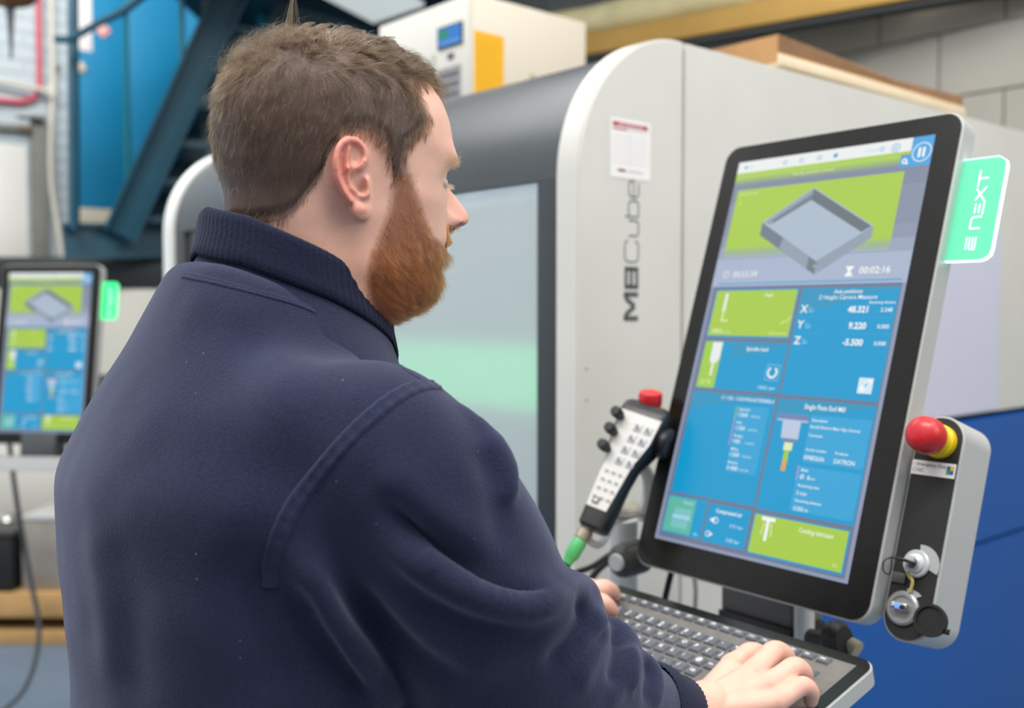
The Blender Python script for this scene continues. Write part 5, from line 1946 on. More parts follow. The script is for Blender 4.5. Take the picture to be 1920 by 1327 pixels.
def hair_mat(name, c0, c1, c2, rough=0.32):
    m = bpy.data.materials.new(name)
    m.use_nodes = True
    nt = m.node_tree
    nt.nodes.clear()
    out = nt.nodes.new('ShaderNodeOutputMaterial')
    h = nt.nodes.new('ShaderNodeBsdfHairPrincipled')
    h.parametrization = 'COLOR'
    h.inputs['Roughness'].default_value = rough
    h.inputs['Radial Roughness'].default_value = 0.4
    hi = nt.nodes.new('ShaderNodeHairInfo')
    r = nt.nodes.new('ShaderNodeValToRGB')
    el = r.color_ramp.elements
    el[0].position = 0.0
    el[0].color = (*hexc(c0), 1)
    el[1].position = 1.0
    el[1].color = (*hexc(c2), 1)
    e = el.new(0.6)
    e.color = (*hexc(c1), 1)
    ta = nt.nodes.new('ShaderNodeAttribute')
    ta.attribute_name = 'tone'
    nt.links.new(ta.outputs['Fac'], r.inputs['Fac'])
    nt.links.new(r.outputs['Color'], h.inputs['Color'])
    nt.links.new(h.outputs[0], out.inputs[0])
    return m


def sample(me_V, tris, w, n):
    a, b, c = (me_V[tris[:, k]] for k in range(3))
    cr = np.cross(b - a, c - a)
    ar = np.linalg.norm(cr, axis=1) * 0.5 * w
    idx = RNG.choice(len(tris), n, p=ar / ar.sum())
    r1, r2 = RNG.random(n), RNG.random(n)
    s = np.sqrt(r1)
    P = a[idx] * (1 - s)[:, None] + b[idx] * (s * (1 - r2))[:, None] + c[idx] * (s * r2)[:, None]
    nn = cr[idx]
    nn /= np.linalg.norm(nn, axis=1)[:, None]
    return P, nn


def nvec(P, f, off=0.0):
    return np.array([mnoise.noise_vector(Vector(p * f) + Vector((off, off, off))) for p in P])


def nval(P, f, off=0.0):
    return np.array([mnoise.noise(Vector(p * f) + Vector((off, off, off))) for p in P])


def make_curves(name, pts, rad, m, parent, tone=None):
    """pts: (n, k, 3) in world; rad: (n,) root radius"""
    n, k, _ = pts.shape
    cu = bpy.data.hair_curves.new(name)
    cu.add_curves([k] * n)
    cu.attributes['position'].data.foreach_set('vector', (pts - PORG).astype(np.float32).ravel())
    ra = cu.attributes.get('radius') or cu.attributes.new('radius', 'FLOAT', 'POINT')
    tp = np.linspace(1, 0.25, k)[None, :] * rad[:, None]
    ra.data.foreach_set('value', tp.astype(np.float32).ravel())
    if tone is None:
        tone = RNG.random(n)
    cu.attributes.new('tone', 'FLOAT', 'CURVE').data.foreach_set('value', np.asarray(tone, np.float32))
    cu.materials.append(m)
    o = bpy.data.objects.new(name, cu)
    o['kind'] = 'stuff'
    return link(o, parent)


# triangles of the head, in head-local mm
tri = []
for f in Fh:
    tri.append(f[:3])
    if len(f) == 4:
        tri.append((f[0], f[2], f[3]))
tri = np.array(tri)
HL_ = get_np(head_me)
cen = HL_[tri].mean(1)
cen_y = np.abs(cen[:, 1])
ear_t = (cen_y > 70.0) & (((cen[:, 0] + 12) / 25) ** 2 + ((cen[:, 2] - 5) / 37) ** 2 < 1)
near = np.where(cen[:, 1] > 30, 0.35, 1.0)


def grow(P, N, G, Ln, lift, curl, cfreq, droop, k=6, coff=0.0):
    """strands from roots P along N and the combing direction G (unit, tangential)"""
    n = len(P)
    out = np.zeros((n, k, 3))
    out[:, 0] = P - N * 1.0
    d = N * lift[:, None] + G * (1 - lift)[:, None]
    d /= np.linalg.norm(d, axis=1)[:, None]
    cur = P - N * 1.0
    seg = Ln / (k - 1)
    ph = RNG.random(n) * 6.28
    A1 = np.cross(N, G)
    for i in range(1, k):
        t = i / (k - 1)
        dd = d * (1 - droop[:, None] * t) + (G - N * 0.35) * (droop[:, None] * t)
        dd = dd + curl[:, None] * (A1 * np.sin(ph + cfreq * t)[:, None] + N * 0.6 * np.cos(ph + cfreq * t)[:, None])
        dd /= np.linalg.norm(dd, axis=1)[:, None]
        cur = cur + dd * seg[:, None]
        out[:, i] = cur
    return out


LAST_TONE = None


def clump(S, P, ng, c, ex=1.1):
    """pull strands towards the nearest of ng guide strands, more so at the tips"""
    from mathutils.kdtree import KDTree
    gi = RNG.choice(len(P), ng, replace=False)
    kd = KDTree(ng)
    for j, i in enumerate(gi):
        kd.insert(Vector(P[i]), j)
    kd.balance()
    gid = np.array([kd.find(Vector(p))[1] for p in P])
    idx = gi[gid]
    global LAST_TONE
    LAST_TONE = np.clip(0.6 * RNG.random(ng)[gid] + 0.5 * RNG.random(len(P)) - 0.05, 0, 1)
    k = S.shape[1]
    t = (np.linspace(0, 1, k) ** ex)[None, :, None]
    cc = (c * np.ones(len(P)))[:, None, None] * t
    return S * (1 - cc) + S[idx] * cc


def tangent(G, N):
    G = G - N * np.sum(G * N, 1)[:, None]
    return G / (np.linalg.norm(G, axis=1)[:, None] + 1e-9)


# scalp hair
w = hair_mask(cen, 5.0) * near
w[ear_t] = 0
NH = 62000
P, N = sample(HL_, tri, w, NH)
x, y, z = P.T
top = soft(z - 88, 30) * soft(x + 75, 30)
back = soft(-x - 50, 40)
G = np.stack([-0.35 + 0 * x, 0 * x, -1.0 + 0 * x], 1)                       # sides: down and back
G += top[:, None] * (np.stack([1.1 + 0 * x, -0.35 * np.sign(y) - 0.2, 1.0 + 0 * x], 1) - np.array([0, 0, 0]))
tv = nvec(P, 0.10, 3.3)
tv2 = nvec(P, 0.035, 9.1)
G = G + tv * (0.16 + 1.2 * top)[:, None] + tv2 * (0.30 + 0.5 * top)[:, None] + 0.16 * RNG.standard_normal(P.shape)
G = tangent(G, N)
hm_ = hair_mask(P, 26.0)
Ln = 13.0 + 10.0 * top + 3.0 * soft(z - 30, 60)
Ln *= (0.45 + 0.55 * hm_) * (0.75 + 0.5 * RNG.random(NH)) * (1 + 0.35 * nval(P, 0.12, 1.7))
Ln = np.where((z < 20) & (x > -60), Ln * 0.62, Ln)
Ln = np.where(z < -10, Ln * 0.8, Ln)
lift = np.clip(0.20 + 0.20 * top + 0.10 * nval(P, 0.15, 5.0) + 0.10 * RNG.standard_normal(NH), 0.10, 0.9)
lift = np.where((z < 30), lift * 0.8, lift)
curl = 0.08 + 0.42 * top + 0.06 * RNG.random(NH)
S = clump(grow(P, N, G, Ln, lift, curl, 3.0, 0.35 + 0.45 * top, 7), P, 7500, 0.62 - 0.4 * top, 0.8)
tone_h = LAST_TONE
S = clump(S, P, 1500, np.clip(1.25 * top - 0.15, 0, 0.90), 0.6)
hair_parts = [S]
rads = [0.000065 + 0.00003 * RNG.random(NH) + 0.00003 * top]
# forelock tuft at the front and wisps at the crown
sel = hair_mask(cen, 3.0) * soft(cen[:, 2] - 92, 6) * soft(cen[:, 0] - 34, 10) * soft(cen[:, 1] + 62, 6)
P, N = sample(HL_, tri, sel, 5200)
G = tangent(np.tile(np.array([1.0, -0.25, 0.1]), (len(P), 1)) + nvec(P, 0.12, 7.7) * 0.9, N)
hair_parts.append(grow(P, N, G, 17 + 11 * RNG.random(len(P)), 0.46 + 0.12 * RNG.standard_normal(len(P)), 0.5 + 0.2 * RNG.random(len(P)), 3.6, 0.75 + 0 * P[:, 0], 7))
rads.append(np.full(len(P), 0.000085))
sel = soft(cen[:, 2] - 92, 6) * soft(-45 - cen[:, 0], 10)
P, N = sample(HL_, tri, sel, 4200)
G = tangent(np.tile(np.array([-0.5, -0.4, 0.9]), (len(P), 1)) + nvec(P, 0.09, 2.2) * 1.4, N)
hair_parts.append(grow(P, N, G, 16 + 16 * RNG.random(len(P)), 0.55 + 0.15 * RNG.standard_normal(len(P)), 0.55 + 0.3 * RNG.random(len(P)), 5.0, 0.6 + 0 * P[:, 0], 7))
rads.append(np.full(len(P), 0.00006))
# one long upright lock at the crown
sel = np.exp(-((cen[:, 0] + 50) / 5) ** 2 - ((cen[:, 1] + 18) / 5) ** 2) * (cen[:, 2] > 60)
P, N = sample(HL_, tri, sel, 60)
G = tangent(np.tile(np.array([0.2, 0.0, 0.4]), (60, 1)), N)
hair_parts.append(clump(grow(P, N, G, 34 + 5 * RNG.random(60), 0.93 + 0 * P[:, 0], 0.12 + 0 * P[:, 0], 2.0, 0.0 + 0 * P[:, 0], 7), P, 1, 0.9))
rads.append(np.full(60, 0.00009))
S = np.vstack(hair_parts)
# scattered pale strands: highlights on the hair put into its colour
w = np.clip(hair_mask(cen, 10.0) * 1.5 - 0.5, 0, 1) * near
w[ear_t] = 0
P, N = sample(HL_, tri, w, 3400)
tq = soft(P[:, 2] - 88, 30) * soft(P[:, 0] + 75, 30)
G = np.tile(np.array([-0.35, 0, -1.0]), (len(P), 1)) + tq[:, None] * np.stack([1.2 + 0 * tq, -0.3 + 0 * tq, 1.0 + 0 * tq], 1) + 0.35 * RNG.standard_normal(P.shape)
G = tangent(G, N)
SP = grow(P, N, G, 13 + 5 * RNG.random(len(P)) + 6 * tq, np.clip(0.27 + 0.2 * tq + 0.08 * RNG.standard_normal(len(P)), 0.1, 0.9), 0.15 + 0.35 * tq, 3.0, 0.35 + 0.3 * tq, 7)
M_hair = hair_mat('hair_brown', '#0e0704', '#281909', '#7a6048')
hair_me_faces = None


def shell(name, msk, off, m, thr=0.5):
    """thin cap following the skin, lying under the strands"""
    Vl = HL_
    mv = msk(Vl)
    yy = np.abs(Vl[:, 1])
    ee = (yy > 70.0) & (((Vl[:, 0] + 12) / 28) ** 2 + ((Vl[:, 2] - 5) / 41) ** 2 < 1)
    mv[ee] = 0
    Nn = get_nrm(head_me)
    keep = [f for f in Fh if min(mv[list(f)]) > thr]
    used = sorted({i for f in keep for i in f})
    mp = {i: k for k, i in enumerate(used)}
    W_s = np.clip((mv[used] - thr) / (1 - thr), 0, 1)[:, None]
    nz_ = np.array([mnoise.noise(Vector(Vl[i] * 0.05)) for i in used])[:, None]
    Vn = Vl[used] + Nn[used] * (W_s * off * (1 + 0.5 * nz_) + 0.12)
    me = np_mesh(name, h2w(Vn) - PORG, [tuple(mp[i] for i in f) for f in keep])
    ct = me.color_attributes.new('tint', 'FLOAT_COLOR', 'POINT')
    cc = np.hstack([col[:nh][used], np.ones((len(used), 1))])
    ct.data.foreach_set('color', cc.ravel())
    me.materials.append(M_skin)
    me.shade_smooth()
    return link(bpy.data.objects.new(name, me), person)


M_cap = mat('hair_shadow_brown', '#2e2017', 0.9)
M_bcap = mat('beard_under_brown', '#7d4526', 0.9)
hair = shell('hair', lambda L_: hair_mask(L_, 30.0), 2.0, None, 0.60)
make_curves('strands', h2w(S.reshape(-1, 3)).reshape(S.shape), np.concatenate(rads), M_hair, hair, np.r_[tone_h, RNG.random(len(S) - len(tone_h))])

M_highlight = hair_mat('hair_highlight', '#6e563c', '#9c8264', '#d6c6b0', 0.25)
make_curves('highlight_strands', h2w(SP.reshape(-1, 3)).reshape(SP.shape), np.full(len(SP), 0.000075), M_highlight, hair)

# short stubble on nape and neck
w = soft(cen[:, 0] * -1 - 30, 20) * soft(cen[:, 2] + 75, 20) * soft(-22 - cen[:, 2], 14) * near
w[ear_t] = 0
w = w + 0.25 * soft(-40 - cen[:, 2], 10) * soft(cen[:, 2] + 110, 10) * soft(cen[:, 0] + 15, 20) * (cen[:, 0] < 30) * (cen[:, 1] < 0)
P, N = sample(HL_, tri, w, 2600)
G = tangent(np.tile(np.array([0.3, 0, -1.0]), (len(P), 1)) + RNG.standard_normal((len(P), 3)) * 0.3, N)
S2 = grow(P, N, G, 2.4 + 1.8 * RNG.random(len(P)), 0.25 + 0 * P[:, 0], 0.1 + 0 * P[:, 0], 2.0, 0.2 + 0 * P[:, 0], 4)
make_curves('stubble', h2w(S2.reshape(-1, 3)).reshape(S2.shape), np.full(len(P), 0.00004), M_hair, hair)

# beard
w = beard_mask(cen, 11.0) * np.where(cen[:, 1] > 30, 0.4, 1.0) * (1 + 1.6 * (cen[:, 2] > -37) * (cen[:, 0] > 82))
w[ear_t] = 0
NBd = 26000
P, N = sample(HL_, tri, w, NBd)
x, y, z = P.T
G = np.stack([0.55 + 0 * x, 0 * x, -1.0 + 0 * x], 1)
front = soft(x - 70, 20)
G[:, 0] -= 0.25 * front
G[:, 2] += 0.25 * front
under = soft(-84 - z, 12)
G = G * (1 - under)[:, None] + np.array([0.9, 0, -0.5]) * under[:, None]
mus_ = soft(z + 38, 6) * front
G = G * (1 - mus_)[:, None] + np.stack([0.35 + 0 * x, 0.75 * np.sign(y), -0.9 + 0 * x], 1) * mus_[:, None]
G = tangent(G + nvec(P, 0.13, 4.4) * 0.7, N)
bm2 = beard_mask(P, 22.0)
Ln = (4.5 + 9.5 * bm2 * soft(-20 - z, 40)) * (0.7 + 0.6 * RNG.random(NBd)) * (1 + 0.3 * nval(P, 0.15, 8.0))
Ln = np.where(mus_ > 0.5, 8.5 + 0 * Ln, Ln)
lift = np.clip(0.34 + 0.16 * soft(-50 - z, 30) + 0.12 * RNG.standard_normal(NBd), 0.1, 0.85)
lift = np.where(mus_ > 0.5, 0.42, lift)
S = grow(P, N, G, Ln, lift, 0.30 + 0.30 * RNG.random(NBd), 5.0, 0.4 + 0 * x, 7)
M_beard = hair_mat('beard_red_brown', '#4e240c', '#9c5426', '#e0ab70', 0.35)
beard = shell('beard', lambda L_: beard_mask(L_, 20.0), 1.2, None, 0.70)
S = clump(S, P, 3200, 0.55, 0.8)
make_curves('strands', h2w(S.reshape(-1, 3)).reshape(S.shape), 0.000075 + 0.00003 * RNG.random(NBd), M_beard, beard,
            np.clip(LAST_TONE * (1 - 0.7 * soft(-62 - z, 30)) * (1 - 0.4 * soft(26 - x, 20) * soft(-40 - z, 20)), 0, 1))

# eyes between the lids: a low lens of white with the iris turned down towards the keys
hb_ = BVHTree.FromPolygons([Vector(v) for v in HL_], [tuple(p.vertices) for p in head_me.polygons])
M_eyew = mat('eye_white', '#c9b8b0', 0.2)
M_iris = mat('iris_grey_blue', '#232b32', 0.35)
for sy in (-1, 1):
    h_ = hb_.ray_cast(Vector((140, sy * 31.5, 13.6)), Vector((-1, 0, 0)))[0]
    if h_ is None:
        continue
    for nm, rad, back, zo, mm in (('eye', (11.4, 14.0, 8.0), 10.95, -0.6, M_eyew), ('iris', (11.4, 6.5, 6.5), 10.62, -0.7, M_iris)):
        bmm = bmesh.new()
        bmesh.ops.create_uvsphere(bmm, u_segments=28, v_segments=18, radius=1.0)
        cc_ = np.array([h_.x - back, sy * 31.5, 13.6 + zo])
        for v_ in bmm.verts:
            lv = np.array([v_.co.x * rad[0], v_.co.y * rad[1], v_.co.z * rad[2]]) + cc_
            v_.co = Vector(h2w(lv) - PORG)
        par = obj(nm, bmm, mm, person if nm == 'eye' else par)

# eyebrows and lashes
w = np.exp(-((cen[:, 2] - 33 + 0.12 * (cen_y - 30)) / 3.2) ** 2) * soft(cen[:, 0] - 62, 6) * soft(cen_y - 11, 4) * soft(52 - cen_y, 5)
P, N = sample(HL_, tri, w, 900)
G = tangent(np.stack([0.1 + 0 * P[:, 0], np.sign(P[:, 1]) * 1.0, -0.25 + 0 * P[:, 0]], 1) + RNG.standard_normal((len(P), 3)) * 0.3, N)
S = grow(P, N, G, 7 + 4 * RNG.random(len(P)), 0.42 + 0.1 * RNG.standard_normal(len(P)), 0.25 + 0 * P[:, 0], 3.0, 0.4 + 0 * P[:, 0], 6)
M_brow = hair_mat('brow_blond', '#7a5230', '#a87c4a', '#d0b080', 0.35)
make_curves('eyebrows', h2w(S.reshape(-1, 3)).reshape(S.shape), np.full(len(P), 0.00007), M_brow, person)
w = np.exp(-((cen[:, 2] - 12) / 1.3) ** 2) * soft(cen[:, 0] - 70, 6) * np.exp(-((cen_y - 31) / 13.0) ** 4)
P, N = sample(HL_, tri, w, 260)
G = np.stack([1.0 + 0 * P[:, 0], np.sign(P[:, 1]) * 0.25, -0.35 + 0 * P[:, 0]], 1)
S = grow(P, N, G / np.linalg.norm(G, axis=1)[:, None], 7 + 2 * RNG.random(len(P)), 0.3 + 0 * P[:, 0], 0.1 + 0 * P[:, 0], 2.0, -0.3 + 0 * P[:, 0], 5)
make_curves('eyelashes', h2w(S.reshape(-1, 3)).reshape(S.shape), np.full(len(P), 0.00008), M_brow, person)

# ================================================================= clothes
def ell_loft(rings, seg=64, nexp=2.3):
    """rings: (centre, half width along lb, half depth back, half depth front, tilt vector for the up shift at the front)"""
    V = []
    a = np.linspace(0, 2 * PI, seg, endpoint=False)
    for c, w, bk, fr, *rest in rings:
        tl = rest[0] if rest else 0.0
        ca, sa = np.cos(a), np.sin(a)
        d = np.where(ca > 0, fr, bk)
        r = (np.abs(ca / d) ** nexp + np.abs(sa / w) ** nexp) ** (-1 / nexp)
        f, l = r * ca, r * sa
        pts = np.array(c)[None, :] + f[:, None] * np.array(db) + l[:, None] * np.array(lb)
        pts[:, 2] += -tl * f
        V.append(pts)
    V = np.vstack(V)
    F = grid_faces(len(rings), seg)
    F.append(tuple(range(seg))[::-1])
    F.append(tuple(range(len(V) - seg, len(V))))
    return V, F


def tc_(fwd, lat, z):
    return M0 + db * fwd + lb * lat + UZ * z


torso = ell_loft([
    (tc_(-0.018, 0, -0.72), 0.174, 0.134, 0.150),
    (tc_(-0.018, 0, -0.68), 0.181, 0.139, 0.160),
    (tc_(-0.018, 0, -0.55), 0.182, 0.138, 0.165),
    (tc_(-0.018, 0, -0.42), 0.178, 0.133, 0.160),
    (tc_(-0.024, 0, -0.30), 0.174, 0.125, 0.150),
    (tc_(-0.032, 0, -0.20), 0.186, 0.127, 0.140),
    (tc_(-0.032, 0, -0.13), 0.190, 0.128, 0.120),
    (tc_(-0.022, 0, -0.075), 0.160, 0.110, 0.100),
    (tc_(-0.012, 0, -0.035), 0.122, 0.092, 0.090, 0.10),
    (tc_(-0.002, 0, -0.002), 0.094, 0.080, 0.085, 0.30),
    (tc_(0.004, 0, 0.016), 0.083, 0.074, 0.080, 0.40),
])
a1 = SR + (ER - SR) * 0.5
armR = ball_tube([M0 - lb * 0.10 - UZ * 0.105 - db * 0.01, SR + lb * 0.02 + UZ * 0.004, SR + (ER - SR) * 0.35 + db * 0.008, SR + (ER - SR) * 0.72, ER + Vector((0.005, 0.0, 0.0)),
                  ER + (CUFF_R - ER) * 0.35, ER + (CUFF_R - ER) * 0.75, CUFF_R],
                 [0.060, 0.070, 0.074, 0.075, 0.077, 0.071, 0.049, 0.038], 40, 0.012)
armL = ball_tube([M0 + lb * 0.10 - UZ * 0.105 - db * 0.01, SL - lb * 0.02 + UZ * 0.002, SL + (EL - SL) * 0.4, EL, EL + (CUFF_L - EL) * 0.5, CUFF_L],
                 [0.060, 0.075, 0.078, 0.066, 0.056, 0.041], 36, 0.014)
trap = ball_tube([tc_(-0.03, -0.135, -0.088), tc_(-0.032, -0.07, -0.062), tc_(-0.030, 0.07, -0.055), tc_(-0.03, 0.135, -0.085)], [0.052, 0.050, 0.052, 0.052], 32, 0.014)
V, F = join_np([torso, armR, armL, trap])
me = np_mesh('sweatshirt', V, F)
bm = bmesh.new()
bm.from_mesh(me)
bmesh.ops.recalc_face_normals(bm, faces=bm.faces)
bm.to_mesh(me)
bm.free()
sw = remesh(me, 0.0050)
lap_smooth(sw, 18, 0.6)
_bv = BVHTree.FromPolygons([Vector(v) for v in get_np(sw)], [tuple(p.vertices) for p in sw.polygons])


def hit(px, py, back=0.0):
    o = Vector((0, 0, CAM_H))
    d = (pt(px, py, 1.0) - o).normalized()
    h = _bv.ray_cast(o, d)
    return h[0] + d * back if h[0] is not None else None


def roll(pts, r, back):
    """a roll of cloth lying on the sleeve, to be fused with it"""
    P, last = [], None
    for a, b in pts:
        h = hit(a, b, back)
        if h is None and last is not None:
            h = pt(a, b, last.y + 0.012)
        if h is not None:
            P.append(h)
            last = h
    return ball_tube(P, list(r) if len(r) == len(P) else np.interp(np.linspace(0, 1, len(P)), np.linspace(0, 1, len(r)), r), 20, 0.006)


rolls = [roll([(740, 985), (800, 1045), (880, 1092), (960, 1118), (1030, 1120), (1078, 1106), (1098, 1128), (1090, 1175), (1050, 1220)], [0.006, 0.013, 0.017, 0.018, 0.017, 0.015, 0.015, 0.013, 0.008], 0.006),
         roll([(1120, 1165), (1150, 1185), (1172, 1215), (1165, 1260), (1140, 1310)], [0.008, 0.013, 0.015, 0.013, 0.008], 0.006),
         roll([(1190, 1225), (1212, 1245), (1226, 1275), (1222, 1310)], [0.007, 0.010, 0.011, 0.009], 0.005),
         roll([(530, 1040), (585, 1130), (650, 1220), (715, 1310)], [0.008, 0.013, 0.015, 0.014], 0.006),
         roll([(870, 770), (915, 830), (942, 890), (945, 930)], [0.006, 0.012, 0.014, 0.009], 0.004)]
V, F = join_np([(get_np(sw), [tuple(p.vertices) for p in sw.polygons])] + rolls)
sw = remesh(np_mesh('sweatshirt', V, F), 0.0034)
lap_smooth(sw, 9, 0.6)

# trim what stands above the collar seam and open the cuffs: keep the closed shell, the collar covers it


def bvh_of(me):
    return BVHTree.FromPolygons([Vector(v) for v in get_np(me)], [tuple(p.vertices) for p in me.polygons])


def on_mesh(bv, px, py):
    o = Vector((0, 0, CAM_H))
    d = (pt(px, py, 1.0) - o).normalized()
    h = bv.ray_cast(o, d)
    return h[0]


def path_on(bv, pts, n=5):
    out = []
    sp = smooth_path([Vector((a, b, 0)) for a, b in pts], n)
    for p in sp:
        h = on_mesh(bv, p.x, p.y)
        if h is not None:
            out.append(np.array(h))
    return np.array(out)


def seg_dist(V, P):
    """distance of V to the polyline P and the position along it (0..1)"""
    D = np.full(len(V), 1e9)
    T = np.zeros(len(V))
    n = len(P) - 1
    for i in range(n):
        a, b = P[i], P[i + 1]
        ab = b - a
        t = np.clip(((V - a) @ ab) / (ab @ ab + 1e-12), 0, 1)
        d = np.linalg.norm(V - a - t[:, None] * ab, axis=1)
        m = d < D
        D[m] = d[m]
        T[m] = (i + t[m]) / n
    return D, T


def fold(me, pts, amp, wid, fade=0.25, bv=None):
    """raise (amp > 0) or sink a soft fold along a line on the cloth"""
    P = path_on(bv or bvh_of(me), pts)
    if len(P) < 2:
        return
    V = get_np(me)
    N = get_nrm(me)
    D, T = seg_dist(V, P)
    e = np.clip(np.minimum(T, 1 - T) / fade, 0, 1)
    e = e * e * (3 - 2 * e)
    V = V + N * (amp * np.exp(-(D / wid) ** 2) * (0.12 + 0.88 * e))[:, None] * (D < wid * 3)[:, None]
    set_np(me, V)


bv0 = bvh_of(sw)
FOLDS = [
    # inner elbow crease and its swelling
    ([(700, 905), (770, 985), (850, 1045), (930, 1090), (1000, 1105), (1045, 1085)], -0.013, 0.009),
    ([(690, 960), (760, 1040), (850, 1095), (940, 1128), (1020, 1130), (1075, 1105)], 0.009, 0.014),
    ([(690, 860), (760, 930), (840, 990), (930, 1030)], 0.005, 0.016),
    # long folds down the upper arm
    ([(545, 1000), (600, 1110), (660, 1200), (720, 1300)], 0.008, 0.014),
    ([(520, 1080), (590, 1180), (650, 1260), (700, 1330)], -0.012, 0.012),
    ([(640, 1050), (720, 1150), (800, 1230), (900, 1290)], -0.006, 0.018),
    ([(620, 1000), (700, 1090), (800, 1180), (900, 1235), (1000, 1250)], 0.006, 0.018),
    ([(560, 1130), (660, 1235), (760, 1320)], 0.004, 0.012),
    # wrinkles of the forearm sleeve
    ([(1075, 1105), (1095, 1160), (1060, 1215), (1010, 1260)], -0.007, 0.008),
    ([(1105, 1130), (1130, 1185), (1100, 1250), (1070, 1300)], 0.006, 0.009),
    ([(1150, 1180), (1160, 1230), (1140, 1290)], -0.006, 0.007),
    ([(1180, 1200), (1192, 1250), (1180, 1310)], 0.005, 0.008),
    ([(1210, 1230), (1215, 1270), (1205, 1320)], -0.004, 0.006),
    # sides of the shoulder
    ([(905, 800), (945, 880), (960, 960)], 0.004, 0.014),
    ([(880, 830), (925, 900), (940, 980), (960, 1040)], -0.0035, 0.012),
    # armpit and back
    ([(500, 1020), (480, 1120), (520, 1220), (600, 1320)], -0.008, 0.018),
    ([(430, 1000), (470, 1120), (480, 1250), (520, 1330)], -0.004, 0.025),
    ([(250, 800), (300, 900), (330, 1050), (340, 1200)], -0.0035, 0.040),
    ([(160, 950), (190, 1080), (205, 1200), (210, 1330)], 0.004, 0.022),
    ([(200, 980), (235, 1100), (245, 1250), (250, 1330)], -0.0035, 0.022),
    ([(420, 640), (540, 640), (650, 680)], -0.0025, 0.030),
    ([(330, 560), (420, 580), (520, 600)], 0.0025, 0.020),
]
for f_ in FOLDS:
    fold(sw, f_[0], f_[1], f_[2], bv=bv0)
# broad unevenness of soft fleece
V = get_np(sw)
N = get_nrm(sw)
nz1 = np.array([mnoise.noise(Vector(v * 9.0)) for v in V])
nz2 = np.array([mnoise.noise(Vector(v * 28.0)) for v in V])
V = V + N * (0.0022 * nz1 + 0.0007 * nz2)[:, None]
set_np(sw, V)
lap_smooth(sw, 2, 0.5)
bvs = bvh_of(sw)
SV, SNn = get_np(sw), get_nrm(sw)


def fabric(name, c, c2, fuzz=0.6):
    m = bpy.data.materials.new(name)
    m.use_nodes = True
    nt = m.node_tree
    b = nt.nodes['Principled BSDF']
    tc = nt.nodes.new('ShaderNodeTexCoord')
    n = nt.nodes.new('ShaderNodeTexNoise')
    n.inputs['Scale'].default_value = 600
    n.inputs['Detail'].default_value = 3
    n_b = nt.nodes.new('ShaderNodeTexNoise')
    n_b.inputs['Scale'].default_value = 9
    n_b.inputs['Detail'].default_value = 3
    v = nt.nodes.new('ShaderNodeTexVoronoi')
    v.inputs['Scale'].default_value = 75
    for q in (n, n_b, v):
        nt.links.new(tc.outputs['Object'], q.inputs['Vector'])
    r = nt.nodes.new('ShaderNodeValToRGB')
    r.color_ramp.elements[0].position = 0.35
    r.color_ramp.elements[0].color = (*[q * 0.72 for q in c], 1)
    r.color_ramp.elements[1].position = 0.68
    r.color_ramp.elements[1].color = (*[q * 1.35 for q in c], 1)
    nt.links.new(n.outputs['Fac'], r.inputs['Fac'])
    # faded patches
    mx = nt.nodes.new('ShaderNodeMixRGB')
    r2 = nt.nodes.new('ShaderNodeValToRGB')
    r2.color_ramp.elements[0].position = 0.45
    r2.color_ramp.elements[1].position = 0.75
    r2.color_ramp.elements[0].color = (0, 0, 0, 1)
    r2.color_ramp.elements[1].color = (0.35, 0.35, 0.35, 1)
    nt.links.new(n_b.outputs['Fac'], r2.inputs['Fac'])
    nt.links.new(r2.outputs['Color'], mx.inputs['Fac'])
    nt.links.new(r.outputs['Color'], mx.inputs['Color1'])
    mx.inputs['Color2'].default_value = (*c2, 1)
    # lint
    ls = nt.nodes.new('ShaderNodeMath')
    ls.operation = 'LESS_THAN'
    ls.inputs[1].default_value = 0.045
    nt.links.new(v.outputs['Distance'], ls.inputs[0])
    wn = nt.nodes.new('ShaderNodeMath')
    wn.operation = 'GREATER_THAN'
    wn.inputs[1].default_value = 0.72
    sep = nt.nodes.new('ShaderNodeSeparateColor')
    nt.links.new(v.outputs['Color'], sep.inputs[0])
    nt.links.new(sep.outputs[0], wn.inputs[0])
    ml = nt.nodes.new('ShaderNodeMath')
    ml.operation = 'MULTIPLY'
    nt.links.new(ls.outputs[0], ml.inputs[0])
    nt.links.new(wn.outputs[0], ml.inputs[1])
    ml2 = nt.nodes.new('ShaderNodeMath')
    ml2.operation = 'MULTIPLY'
    ml2.inputs[1].default_value = 0.45
    nt.links.new(ml.outputs[0], ml2.inputs[0])
    mx2 = nt.nodes.new('ShaderNodeMixRGB')
    nt.links.new(ml2.outputs[0], mx2.inputs['Fac'])
    nt.links.new(mx.outputs['Color'], mx2.inputs['Color1'])
    mx2.inputs['Color2'].default_value = (0.35, 0.36, 0.42, 1)
    nt.links.new(mx2.outputs['Color'], b.inputs['Base Color'])
    b.inputs['Roughness'].default_value = 0.95
    b.inputs['Specular IOR Level'].default_value = 0.15
    b.inputs['Sheen Weight'].default_value = fuzz
    b.inputs['Sheen Roughness'].default_value = 0.55
    b.inputs['Sheen Tint'].default_value = (0.62, 0.65, 0.85, 1)
    bp = nt.nodes.new('ShaderNodeBump')
    bp.inputs['Strength'].default_value = 0.5
    bp.inputs['Distance'].default_value = 0.0012
    nt.links.new(n.outputs['Fac'], bp.inputs['Height'])
    nt.links.new(bp.outputs['Normal'], b.inputs['Normal'])
    return m


M_navy = fabric('navy_fleece', hexc('#1b1f37'), hexc('#31344d'), 0.32)
M_rib = fabric('navy_rib', hexc('#171b30'), hexc('#20243a'), 0.15)
M_seam = fabric('navy_seam', hexc('#21253d'), hexc('#303352'), 0.30)
set_np(sw, SV - PORG)
sw.materials.clear()
sw.materials.append(M_navy)
sw.shade_smooth()
swo = link(bpy.data.objects.new('sweatshirt', sw), person)


